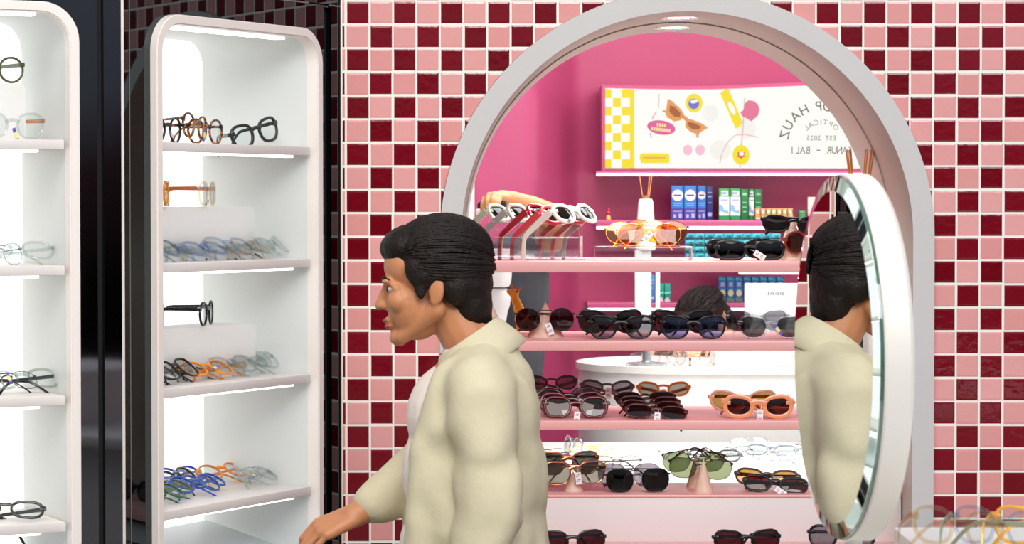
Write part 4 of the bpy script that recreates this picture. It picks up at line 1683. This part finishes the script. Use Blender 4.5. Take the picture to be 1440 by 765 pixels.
block(MN, 358, .10, .10, NSH[1], .106, .40, 'white opal riser on the second shelf of the tall cabinet')
block(MN, 359, .10, .10, NSH[2], .104, .40, 'white opal riser on the third shelf of the tall cabinet')
block(ML, 37, .12, .10, NSH[0], .105, .40, 'white opal riser on the top shelf of the cabinet at the left edge')
TP = pmat('tip dark', (60, 52, 50), .3)
EYE = 'eyeglasses'


def eg(st, M, fr, lab, grp=None, fold=(0, 0), sticker=None, temple=None, lens=None):
    return glasses(st, M, fr, lens or L_CLR, lab, grp, fold, temple, cat=EYE, sticker=sticker)


z = NSH[0] + .0006
eg('panto', LN(MN, 236, .07, z, 10, 0, 0), BLK, 'black round eyeglasses cut by the left frame of the tall cabinet', sticker=(.0, -.005, -.004, -60))
eg('panto', LN(MN, 291, .07, z, 4, 0, 0), TORT, 'tortoise eyeglasses in front on the top shelf of the tall cabinet', 'tortoise eyeglasses', sticker=(-.012, -.005, .004, 20))
eg('panto', LN(MN, 276, .14, z + .012, 14, 0, 4), TORT, 'tortoise eyeglasses behind the other tortoise pair on the top shelf', 'tortoise eyeglasses', fold=(30, 0))
eg('wayfarer', LN(MN, 365, .05, z + .001, -9, -8, -12), BLKGRN, 'black acetate eyeglasses alone at the right of the top shelf', fold=(30, 70))
z = NSH[1] + .107
eg('clear', LN(MN, 236, .112, z, 34, 0, 0), ORG, 'bright orange eyeglasses on the upper opal riser', sticker=(.02, -.006, -.016, -35))
eg('clear', LN(MN, 294, .112, z, 22, 0, 0), CLRW, 'clear eyeglasses with copper hinges on the upper opal riser', sticker=(-.03, -.006, -.014, 70), temple=COPPER)
z = NSH[2] + .105
eg('roundp', LN(MN, 226, .112, z, 30, 0, 0), BLKGRN, 'charcoal eyeglasses cut by the cabinet frame on the lower opal riser')
eg('roundp', LN(MN, 292, .112, z, 24, 0, 0), GUN, 'grey eyeglasses with long temple on the lower opal riser')
# second shelf: a row of clear and pale blue frames
row = [(234, CLRG, 'panto'), (251, CLRG, 'clear'), (266, CLRB, 'clear'), (284, CLRW, 'clear'), (301, CLRB, 'clear'), (318, CLRG, 'panto'), (333, CLRB, 'clear'), (350, SMOKEA, 'panto'), (364, CLRW, 'clear'), (379, CLRF, 'clear'), (396, CLRF, 'clear')]
nm_ = ('first', 'second', 'third', 'fourth', 'fifth', 'sixth', 'seventh', 'eighth', 'ninth', 'tenth', 'eleventh')
cn = {id(CLRG): 'grey green clear', id(CLRB): 'pale blue clear', id(CLRW): 'champagne clear', id(CLRF): 'colourless clear', id(SMOKEA): 'pale grey', id(GUN): 'dark silver', id(ORG): 'orange', id(SILV): 'silver', id(BLUE): 'blue', id(DGREEN): 'dark green', id(BLKGRN): 'charcoal green', id(COBALT): 'cobalt blue'}
rr = random.Random(5)
for i, (px, fr, st) in enumerate(row):
    w = .05 if i % 2 == 0 else .085
    eg(st, LN(MN, px, w, NSH[1] + .013 + (.004 if i % 2 else 0), rr.uniform(-6, 6), -56 + rr.uniform(-8, 10), rr.uniform(-5, 5)), fr,
       '%s eyeglasses, %s from the left in the row on the second shelf' % (cn[id(fr)], nm_[i]), 'row on the second shelf of the tall cabinet', fold=(84, 82), temple=GUN if i in (1, 5, 7) else None)
row = [(229, GUN, 'panto'), (245, BLKGRN, 'square'), (262, GUN, 'square'), (279, GUN, 'panto'), (303, ORG, 'clear'), (324, ORG, 'clear'), (339, CLRF, 'clear'), (357, CLRG, 'panto'), (372, CLRF, 'clear'), (391, CLRF, 'clear')]
for i, (px, fr, st) in enumerate(row):
    w = .05 if i % 2 == 0 else .085
    eg(st, LN(MN, px, w, NSH[2] + .013 + (.004 if i % 2 else 0), rr.uniform(-6, 6), -56 + rr.uniform(-8, 8), rr.uniform(-5, 5)), fr,
       '%s eyeglasses, %s from the left in the row on the third shelf' % (cn[id(fr)], nm_[i]), 'row on the third shelf of the tall cabinet', fold=(84, 82),
       sticker=(.02, -.006, -.006, 70) if i in (4, 5) else None)
row = [(242, DGREEN, 'panto', .035), (246, DGREEN, 'panto', .075), (253, BLKGRN, 'panto', .115), (262, BLKGRN, 'clear', .16), (266, COBALT, 'panto', .20),
       (285, BLUE, 'panto', .06), (300, BLUE, 'panto', .10), (324, ORG, 'panto', .165), (373, CLRF, 'clear', .07), (378, SILV, 'wire', .11)]
for i, (px, fr, st, w) in enumerate(row):
    eg(st, LN(MN, px, w, NSH[3] + .014 + .001*(i % 2), rr.uniform(-8, 8), -58 + rr.uniform(-6, 6), rr.uniform(-4, 4)), fr,
       '%s eyeglasses on the bottom shelf of the tall cabinet, %s from the left' % (cn[id(fr)], nm_[i]), 'eyeglasses on the bottom shelf', fold=(84, 82),
       temple=GUN if i in (2, 3, 6) else None, sticker=(-.02, -.006, -.006, 70) if i == 8 else None)
# the cabinet at the left edge
eg('roundp', LN(ML, -8, .128, NSH[0] + .106, 10, 0, 0), pmat('olive acetate', (74, 84, 40), .2, coat=.3), 'olive eyeglasses on the riser at the left edge of the photo')
eg('clear', LN(ML, 18, .05, NSH[0] + .0006, 14, 0, 0), CLRF, 'clear eyeglasses with brown temple standing on the top left shelf', temple=COPPER, sticker=(.0, -.006, -.006, -20))
eg('clear', LN(ML, 28, .06, NSH[1] + .012, -4, -50, 0), CLRF, 'clear eyeglasses lying at the right of the second left shelf', 'left cabinet eyeglasses', fold=(84, 82))
eg('wire', LN(ML, 2, .06, NSH[1] + .001, 30, -10, 0), SILV, 'silver wire eyeglasses at the left edge on the second left shelf', 'left cabinet eyeglasses', fold=(20, 30))
eg('clear', LN(ML, 36, .06, NSH[2] + .012, 0, -48, 0), CLRG, 'grey clear eyeglasses at the right of the third left shelf', 'left cabinet eyeglasses', fold=(84, 82), temple=GUN)
eg('wire', LN(ML, 15, .07, NSH[2] + .010, 12, -40, 0), GUN, 'dark wire eyeglasses with a purple sticker on the third left shelf', 'left cabinet eyeglasses', fold=(84, 82), sticker=(.0, -.006, .012, 0))
eg('slim', LN(ML, 5, .05, NSH[3] + .010, -14, -42, 6), BLKGRN, 'charcoal green eyeglasses lying on the bottom left shelf', 'left cabinet eyeglasses', fold=(60, 70))
# on the riser at the lower right
for px, fr, tm_, lab in ((1350, CLRW, CLRW, 'champagne clear eyeglasses at the left of the white riser block'),
                         (1408, CLRB, pmat('moss temple', (128, 132, 108), .3), 'pale blue clear eyeglasses in the middle of the white riser block'),
                         (1466, YEL, YEL, 'amber yellow eyeglasses at the right edge of the white riser block')):
    eg('clear', T(at(px, 752, -2.19).x, -2.19, ZT + .001) @ Rot(134, 'Z') @ Rot(-2, 'X'), fr, lab, 'eyeglasses on the white riser', temple=tm_, fold=(66, 28))
# ------------------------------------------------------------------ people
SKIN = pmat('warm skin', (198, 134, 92), .5, noise=.06, scale=30, sss=.15)
HAIR = pmat('dark hair', (26, 17, 13), .55, noise=.4, scale=160, bump=.3, spec=.3)
LIPS = pmat('lips', (160, 84, 68), .65)
EYEW = pmat('eye white', (206, 190, 180), .3)
IRIS = pmat('iris', (40, 24, 16), .1)
tex = bpy.data.textures.new('cloth folds', 'CLOUDS')
tex.noise_scale = .16
tex2 = bpy.data.textures.new('hair clumps', 'CLOUDS')
tex2.noise_scale = .018


def skinify(o, vox, it=6, disp=None, tx=None):
    m = o.modifiers.new('merge', 'REMESH')
    m.mode = 'VOXEL'
    m.voxel_size = vox
    m.use_smooth_shade = True
    m = o.modifiers.new('soft', 'SMOOTH')
    m.iterations = it
    m.factor = .5
    if disp:
        m = o.modifiers.new('folds', 'DISPLACE')
        m.texture = tx
        m.strength = disp
        m.texture_coords = 'GLOBAL'
        m.mid_level = .5


def Lcap(bm, M, a, b, ra, rb):
    capsule(bm, M @ Vector(a), M @ Vector(b), ra, rb)


def Lell(bm, M, c, r, extra=None):
    mm = M.to_3x3().to_4x4() @ (extra or Matrix())
    ell(bm, M @ Vector(c), r, mm)


def head(bm, M):
    Lell(bm, M, (0, .018, .030), (.074, .094, .084))
    Lell(bm, M, (0, -.036, -.036), (.058, .058, .074))
    Lell(bm, M, (0, -.045, .040), (.058, .044, .050))
    Lell(bm, M, (0, -.078, -.098), (.024, .020, .018))
    for s in (-1, 1):
        Lcap(bm, M, (s*.055, .008, -.052), (s*.018, -.070, -.098), .019, .015)
        Lell(bm, M, (s*.036, -.064, -.026), (.025, .024, .024))
        Lell(bm, M, (s*.009, -.096, -.034), (.008, .009, .0065))
        Lell(bm, M, (s*.030, -.082, .016), (.022, .012, .007))
        Lell(bm, M, (s*.032, -.0735, .0085), (.0150, .0135, .0052))
        Lell(bm, M, (s*.032, -.0735, -.0090), (.0140, .0125, .0045))
        Lell(bm, M, (s*.047, -.0660, .0), (.0070, .0090, .0080))
        Lell(bm, M, (s*.075, .014, -.014), (.008, .017, .030), Rot(-s*14, 'Z') @ Rot(-12, 'X'))
        Lell(bm, M, (s*.073, .006, -.034), (.007, .008, .011))
    Lcap(bm, M, (0, -.086, .012), (0, -.108, -.030), .007, .0098)
    Lell(bm, M, (0, -.0945, -.061), (.022, .0095, .0062))
    Lell(bm, M, (0, -.092, -.073), (.019, .0095, .0066))


def face_bits(M, par):
    for s in (-1, 1):
        b2 = BM()
        Lell(b2, M, (s*.031, -.0758, .0000), (.0106, .0106, .0074))
        e = obj('eye', b2, EYEW, par)
        b2 = BM()
        Lell(b2, M, (s*.0314, -.0836, .0003), (.0066, .0040, .0064))
        obj('iris', b2, IRIS, e)
        b2 = BM()
        Lcap(b2, M, (s*.014, -.0925, .019), (s*.034, -.0895, .024), .0036, .0034)
        Lcap(b2, M, (s*.034, -.0895, .024), (s*.048, -.078, .019), .0034, .0018)
        obj('eyebrow', b2, HAIR, par)
    b2 = BM()
    Lell(b2, M, (0, -.0965, -.0612), (.020, .009, .0048))
    Lell(b2, M, (0, -.0945, -.0728), (.017, .009, .0052))
    o = obj('lips', b2, LIPS, par)


def hair(M, par, long_=True, vox=.004, ks=1.0):
    M = M @ T(0, .02*(1 - ks), .02*(1 - ks)) @ Matrix.Scale(ks, 4)
    b2 = BM()
    Lell(b2, M, (0, .026, .046), (.083, .098, .080))
    Lell(b2, M, (0, -.030, .078), (.066, .062, .044))
    Lell(b2, M, (0, .066, .0), (.076 if long_ else .066, .058, .078))
    Lell(b2, M, (0, .075, -.045), (.062 if long_ else .048, .042, .060))
    for s in (-1, 1):
        Lell(b2, M, (s*.068, .005, .030), (.018, .050, .042))
        if long_:
            Lell(b2, M, (s*.072, -.018, .0), (.008, .012, .030))
            Lell(b2, M, (s*.064, .050, -.010), (.020, .030, .040))
    if long_:
        Lcap(b2, M, (0, .072, -.06), (0, .080, -.095), .044, .032)
    o = obj('hair', b2, HAIR, par)
    skinify(o, vox, 4, .004, tex2)
    b2 = BM()
    rq = random.Random(11)
    for i in range(620 if long_ else 520):
        rho = rq.uniform(-112, 112) if long_ else rq.uniform(-78, 78)
        a0 = rq.uniform(34, 60) + 24*max(0, min(1, (abs(rho) - 45)/40))
        a1 = rq.uniform(150, 172) if long_ else min(172, a0 + rq.uniform(28, 60))
        if not long_:
            a0 = rq.uniform(34, 140)
            a1 = min(176, a0 + rq.uniform(22, 40))
        lift_ = rq.uniform(.985, 1.035)
        jr = rq.uniform(-9, 9)
        pts, rs = [], []
        for k in range(8):
            u = k/7
            al = R(a0 + (a1 - a0)*u)
            rh = R(rho + jr*u)
            e_ = lift_ + (.0 if long_ else .05*u)
            pts.append(M @ Vector((.087*e_*math.sin(al)*math.sin(rh), .026 - .104*e_*math.cos(al), .046 + .086*e_*math.sin(al)*math.cos(rh) - .03*u*max(0, min(1, (abs(rho) - 40)/60)))))
            rs.append(.0024*(1 - .75*u) if not long_ else .0021)
        tube(b2, pts, rs, 5)
    obj('hair_strands', b2, HAIR, o, angle=80)
    return o


def fingers(bm, M, curl=(28, 34, 26), side=1):
    """a whole hand: wrist at the origin, fingers along -y, palm facing -z, thumb on side"""
    Lcap(bm, M, (0, .02, 0), (0, -.01, 0), .0255, .026)
    for i in range(4):
        Lcap(bm, M, (side*(-.016 + .011*i), -.012, 0), (side*(-.030 + .0195*i), -.082 + (.008 if i == 0 else (.003 if i == 3 else 0)), .002), .016, .0115)
    L = ((.032, .020, .018), (.041, .026, .021), (.045, .029, .022), (.040, .025, .021))
    rr_ = (.0072, .0082, .0086, .0084)
    for i in range(4):
        p_ = Vector((side*(-.031 + .0205*i), -.084 + (.008 if i == 0 else 0), .002))
        a_ = 0
        for k in range(3):
            a_ += curl[k] + i*1.5
            d_ = Vector((side*(-.06 + .04*i)*.6, -math.cos(R(a_)), -math.sin(R(a_))))
            q_ = p_ + d_*L[i][k]
            Lcap(bm, M, p_, q_, rr_[i]*(1 - .1*k), rr_[i]*(.93 - .1*k))
            p_ = q_
    a_ = Vector((side*.024, -.018, -.004))
    b_ = Vector((side*.046, -.050, -.016))
    c_ = Vector((side*.050, -.078, -.026))
    d_ = Vector((side*.044, -.100, -.034))
    Lcap(bm, M, a_, b_, .0145, .0112)
    Lcap(bm, M, b_, c_, .0108, .0098)
    Lcap(bm, M, c_, d_, .0096, .0078)


def frame_from(o, fwd, upish):
    """matrix whose -y points along fwd"""
    y = -Vector(fwd).normalized()
    x = y.cross(Vector(upish)).normalized()
    zz = x.cross(y).normalized()
    return Matrix((x, y, zz)).transposed().to_4x4(), o


def hand(bm, wrist, fwd, back, curl, side):
    m, _ = frame_from(None, fwd, back)
    fingers(bm, T(wrist) @ m, curl, side)


# --- the passer by in the cream overshirt, walking to the left
Y0 = -.75
KS = .90


def W(px, py, dy=0.0):
    p_ = at(px, py, Y0)
    p_.y += dy
    return p_


def walker():
    hips = W(648, 800)
    t = thing('person', 'person in a cream overshirt over a white tee striding left past the window', 'person', (hips.x, Y0, 0))
    t.scale = (KS, KS, KS)
    base = Vector((hips.x, Y0, 0))
    v = lambda px, py, dy=0.0: (W(px, py) - base)/KS + Vector((0, dy, 0))
    MH = T(v(606, 398)) @ Rot(-92, 'Z') @ Rot(8, 'X')
    bm = BM()
    head(bm, MH)
    cp = lambda a, b, ra, rb: capsule(bm, a, b, ra, rb)
    cp(v(630, 428), v(666, 488), .050, .056)
    cp(v(668, 506), v(668, 524), .06, .09)
    ell(bm, v(660, 575), (.095, .140, .125))
    ell(bm, v(652, 660), (.095, .135, .15))
    ell(bm, v(650, 770), (.11, .150, .13))
    for s in (-1, 1):
        cp(v(670, 520, s*.06), v(670, 538, s*.150), .042, .044)
    # near arm hangs a little behind, far arm swings ahead
    cp(v(672, 540, -.152), v(690, 706, -.200), .044, .038)
    cp(v(690, 706, -.200), v(640, 850, -.205), .038, .026)
    cp(v(668, 540, .152), v(598, 668, .19), .044, .038)
    cp(v(598, 668, .19), v(506, 726, .10), .038, .026)
    hand(bm, v(640, 850, -.205), v(628, 882, -.205) - v(640, 850, -.205), (0, -1, 0), (24, 26, 18), 1)
    hand(bm, v(498, 731, .095), v(466, 745, .085) - v(498, 731, .095), (.2, -.3, 1), (26, 30, 22), -1)
    LEG = ((-1, -.02, .30, .47, .13), (1, -.22, -.36, .50, .085))
    for s, kx, fx, kz, fz in LEG:
        hp = v(650, 790, s*.085)
        kn = Vector((kx, s*.09, kz))
        ft = Vector((fx, s*.09, fz))
        cp(hp, kn, .085, .058)
        cp(kn, ft, .056, .038)
        cp(ft, ft + Vector((-.10, 0, -.05)), .038, .028)
    o = obj('body', bm, SKIN, t)
    skinify(o, .0036, 6)
    face_bits(MH, t)
    hair(MH, t)
    # white tee
    bm = BM()
    ell(bm, v(650, 585), (.112, .145, .115))
    ell(bm, v(646, 665), (.115, .145, .15))
    ell(bm, v(648, 770), (.124, .155, .12))
    capsule(bm, v(664, 512), v(664, 535), .066, .10)
    for s in (-1, 1):
        capsule(bm, v(668, 526, s*.06), v(668, 544, s*.145), .044, .044)
    o = obj('tee_shirt', bm, pmat('white tee', (240, 228, 218), .8), t)
    skinify(o, .005, 6)
    # overshirt, open at the front
    SHIRT = pmat('cream overshirt cotton', (208, 199, 168), .85, noise=.05, scale=90, bump=.08)
    bm = BM()
    ell(bm, v(680, 585), (.120, .178, .150))
    ell(bm, v(680, 665), (.128, .182, .19))
    ell(bm, v(676, 775), (.140, .188, .17))
    capsule(bm, v(680, 512), v(678, 545), .076, .112)
    for s in (-1, 1):
        capsule(bm, v(678, 514, s*.045), v(673, 538, s*.152), .064, .068)
        capsule(bm, v(672, 512, s*.062), v(636, 545, s*.085), .034, .036)
        capsule(bm, v(636, 545, s*.085), v(604, 640, s*.125), .036, .040)      # the front edges hang ahead of the tee
        capsule(bm, v(604, 640, s*.125), v(592, 800, s*.125), .040, .044)
        ell(bm, v(650, 620, s*.110), (.085, .065, .18))
        ell(bm, v(650, 740, s*.115), (.090, .065, .20))
    capsule(bm, v(674, 542, -.156), v(688, 640, -.190), .066, .066)
    capsule(bm, v(688, 640, -.190), v(694, 706, -.206), .066, .066)
    capsule(bm, v(694, 706, -.206), v(652, 816, -.205), .066, .055)
    capsule(bm, v(670, 542, .156), v(600, 666, .197), .066, .064)
    capsule(bm, v(600, 666, .197), v(520, 718, .112), .063, .048)
    o = obj('overshirt', bm, SHIRT, t)
    skinify(o, .0055, 45, .014, tex)
    m_ = o.modifiers.new('creases', 'DISPLACE')
    tx_ = bpy.data.textures.new('sleeve creases', 'WOOD')
    tx_.wood_type = 'BANDNOISE'
    tx_.noise_scale = .12
    tx_.turbulence = 9
    m_.texture = tx_
    m_.texture_coords = 'GLOBAL'
    m_.strength = .011
    bm = BM()
    MC_ = T(v(668, 500)) @ Rot(-26, 'Y')
    rings = []
    for (r_, z_) in ((.080, -.035), (.076, .0), (.068, .028), (.064, .037), (.067, .041), (.076, .030), (.090, .0), (.098, -.024), (.094, -.030), (.086, -.02)):
        ring = []
        for i in range(5, 60):
            a_ = 2*PI*(i - .0)/64 + PI
            f_ = 1 + .06*math.sin(3*a_)*(1 if z_ < 0 else .3)
            ring.append(MC_ @ Vector((r_*1.06*f_*math.cos(a_), r_*f_*math.sin(a_), z_ + .010*math.cos(a_) - (.018*max(0, -math.cos(a_)) if r_ > .08 else 0))))
        rings.append(ring)
    vr = [[bm.verts.new(p_) for p_ in r_] for r_ in rings]
    for i in range(len(vr)):
        a_, b_ = vr[i], vr[(i + 1) % len(vr)]
        for k in range(len(a_) - 1):
            bm.faces.new((a_[k], a_[k + 1], b_[k + 1], b_[k]))
    bm.faces.new([r_[0] for r_ in vr])
    bm.faces.new([r_[-1] for r_ in vr][::-1])
    obj('collar', bm, SHIRT, t, angle=70)
    # trousers and shoes
    bm = BM()
    ell(bm, v(652, 800), (.125, .165, .12))
    for s, kx, fx, kz, fz in LEG:
        capsule(bm, v(652, 800, s*.085), Vector((kx, s*.09, kz)), .098, .075)
        capsule(bm, Vector((kx, s*.09, kz)), Vector((fx, s*.09, fz + .02)), .075, .062)
    o = obj('trousers', bm, pmat('taupe trousers', (122, 108, 92), .85), t)
    skinify(o, .007, 6, .02, tex)
    for s, fx, fz in ((-1, .30, .13), (1, -.36, .085)):
        bm = BM()
        ell(bm, (fx + .01, s*.09, fz - .035), (.05, .042, .05))
        capsule(bm, (fx - .0, s*.09, fz - .055), (fx - .15, s*.09, fz - (.10 if s < 0 else .05)), .042, .032)
        o = obj('shoe', bm, pmat('shoe canvas', (225, 220, 212), .7), t)
        skinify(o, .005, 4)


walker()


# --- the person bending behind the rack, one hand on a black sunglasses case
def reacher():
    YA = 1.62
    g = at(690, 470, YA)
    t = thing('person', 'person in a dark tee behind the rack reaching over with one bare arm', 'person', (g.x, 1.9, 0))
    inv = T(-Vector((g.x, 1.9, 0)))
    v = lambda px, py, Y=YA: inv @ at(px, py, Y)
    bm = BM()
    # knuckles, then fingers dropping down over the case
    wr = v(722, 281, 1.64)
    kn = [v(681.5, 279.5, 1.585), v(687.5, 274.5, 1.575), v(695, 273.5, 1.57), v(702.5, 276.5, 1.57)]
    for i, k in enumerate(kn):
        capsule(bm, wr + (k - wr)*.25, k, .015, .0095, 12)
        m1 = k + Vector((-.004, -.022, -.016))
        tp_ = m1 + Vector((.000, -.004, -.020 - .002*(i in (1, 2))))
        tq = tp_ + Vector((.002, .010, -.012))
        capsule(bm, k, m1, .0092, .0084, 12)
        capsule(bm, m1, tp_, .0084, .0076, 12)
        capsule(bm, tp_, tq, .0075, .0066, 12)
    capsule(bm, wr, wr + (kn[1] - wr)*.5, .024, .021)
    # thumb behind the case
    a_, b_, c_ = wr + Vector((-.012, .012, -.006)), v(696, 286, 1.665), v(684, 294, 1.655)
    capsule(bm, a_, b_, .014, .011, 12)
    capsule(bm, b_, c_, .0105, .0085, 12)
    el = v(786, 308, 1.74)
    shd = v(762, 362, 1.92)
    capsule(bm, wr, wr + (el - wr)*.35, .0235, .031)
    capsule(bm, wr + (el - wr)*.35, el, .032, .036)
    capsule(bm, el, shd, .038, .048)
    ell(bm, v(718, 400, 1.95), (.10, .14, .13))
    ell(bm, v(705, 500, 1.97), (.10, .14, .17))
    ell(bm, v(690, 590, 1.98), (.12, .15, .14))
    MH = inv @ T(at(604, 352, 1.95)) @ Rot(-84, 'Z') @ Rot(28, 'X')
    capsule(bm, MH @ Vector((0, .03, -.06)), v(672, 382, 1.95), .05, .06)
    head(bm, MH)
    for s in (-1, 1):
        h0 = v(690, 600, 1.98 + s*.085)
        capsule(bm, h0, Vector((h0.x - .03, h0.y, .48)), .085, .058)
        capsule(bm, Vector((h0.x - .03, h0.y, .48)), Vector((h0.x + .04, h0.y, .09)), .056, .038)
        capsule(bm, Vector((h0.x + .04, h0.y, .07)), Vector((h0.x - .09, h0.y, .035)), .038, .028)
    o = obj('body', bm, SKIN, t)
    skinify(o, .0034, 5)
    face_bits(MH, t)
    hair(MH, t, False)
    bm = BM()
    TEE = pmat('charcoal tee', (58, 58, 66), .85, noise=.06, scale=60)
    ell(bm, v(724, 404, 1.95), (.105, .165, .15))
    ell(bm, v(708, 500, 1.97), (.118, .160, .19))
    ell(bm, v(694, 580, 1.98), (.128, .165, .12))
    capsule(bm, shd + Vector((-.03, .0, -.0)), shd + (el - shd)*.30, .064, .056)
    capsule(bm, shd + Vector((-.05, .02, .0)), shd + Vector((-.06, .2, 0)), .066, .066)
    o = obj('tee_shirt', bm, TEE, t)
    skinify(o, .006, 6, .012, tex)
    bm = BM()
    ell(bm, v(690, 610, 1.98), (.125, .165, .11))
    for s in (-1, 1):
        h0 = v(690, 600, 1.98 + s*.085)
        capsule(bm, h0, Vector((h0.x - .03, h0.y, .48)), .096, .072)
        capsule(bm, Vector((h0.x - .03, h0.y, .48)), Vector((h0.x + .04, h0.y, .10)), .072, .06)
    o = obj('trousers', bm, pmat('blue denim', (62, 76, 104), .85), t)
    skinify(o, .008, 5)
    # the black case in the hand
    bm = BM()
    c0 = at(692, 292, 1.60)
    box(bm, (0, 0, 0), (.078, .034, .040), bev=.012, seg=4)
    o = obj('sunglasses_case', bm, pmat('black case leather', (22, 22, 28), .3), None, T(c0) @ Rot(-6, 'Y'))
    tag(o, 'black rounded case held in the hand above the rack', 'case')
    bm = BM()
    box(bm, (-.036, -.002, -.014), (.020, .035, .030), bev=.006, seg=3)
    obj('case_clasp', bm, pmat('pale clasp', (226, 214, 214), .3), o)


reacher()


# --- the seated person at the reception counter, head bent down
def clerk():
    YC_ = 3.0
    g = at(990, 470, YC_)
    t = thing('person', 'person with short black hair bent low behind the reception counter', 'person', (g.x, YC_, 0))
    inv = T(-Vector((g.x, YC_, 0)))
    MH = inv @ T(at(990, 463, YC_)) @ Rot(-58, 'Z') @ Rot(44, 'X')
    bm = BM()
    head(bm, MH)
    nk = MH @ Vector((0, .03, -.07))
    ch = Vector((.02, .10, at(990, 540, YC_).z))
    capsule(bm, nk, Vector((.01, .11, at(990, 505, YC_).z)), .05, .06)
    ell(bm, ch, (.18, .11, .13))
    ell(bm, ch + Vector((0, .02, -.2)), (.15, .11, .2))
    ell(bm, ch + Vector((0, .0, -.42)), (.17, .13, .13))
    for s in (-1, 1):
        sh_ = ch + Vector((s*.17, 0, .05))
        eb = ch + Vector((s*.24, -.12, -.14))
        wr = Vector((s*.07 - .07, -.36, ZCT + .036))
        capsule(bm, sh_, eb, .05, .042)
        capsule(bm, eb, wr, .04, .027)
        hand(bm, wr, (-s*.5, -1, -.05), (0, 0, 1), (14, 18, 14), -s)
        hp = ch + Vector((s*.09, -.02, -.45))
        kn = hp + Vector((0, -.06, -.10))
        kn2 = Vector((s*.10, -.02, .50))
        capsule(bm, hp, kn2, .08, .055)
        capsule(bm, kn2, Vector((s*.10, .02, .08)), .055, .038)
        capsule(bm, Vector((s*.10, .02, .06)), Vector((s*.10, -.1, .035)), .036, .028)
    o = obj('body', bm, pmat('tan skin', (206, 148, 108), .5, noise=.06, scale=30, sss=.15), t)
    skinify(o, .004, 5)
    face_bits(MH, t)
    hair(MH, t, False, .004, .92)
    bm = BM()
    ell(bm, ch, (.195, .125, .14))
    ell(bm, ch + Vector((0, .02, -.2)), (.17, .13, .2))
    ell(bm, ch + Vector((0, 0, -.40)), (.18, .14, .12))
    for s in (-1, 1):
        sh_ = ch + Vector((s*.17, 0, .05))
        eb = ch + Vector((s*.24, -.12, -.14))
        capsule(bm, sh_, sh_ + (eb - sh_)*.7, .064, .058)
    o = obj('shirt', bm, pmat('peach shirt', (224, 170, 142), .85), t)
    skinify(o, .006, 6, .014, tex)
    bm = BM()
    ell(bm, ch + Vector((0, 0, -.46)), (.18, .14, .10))
    for s in (-1, 1):
        hp = ch + Vector((s*.09, -.02, -.45))
        kn2 = Vector((s*.10, -.02, .50))
        capsule(bm, hp, kn2, .092, .070)
        capsule(bm, kn2, Vector((s*.10, .02, .10)), .070, .056)
    o = obj('trousers', bm, pmat('black trousers', (34, 34, 38), .85), t)
    skinify(o, .008, 5)


clerk()
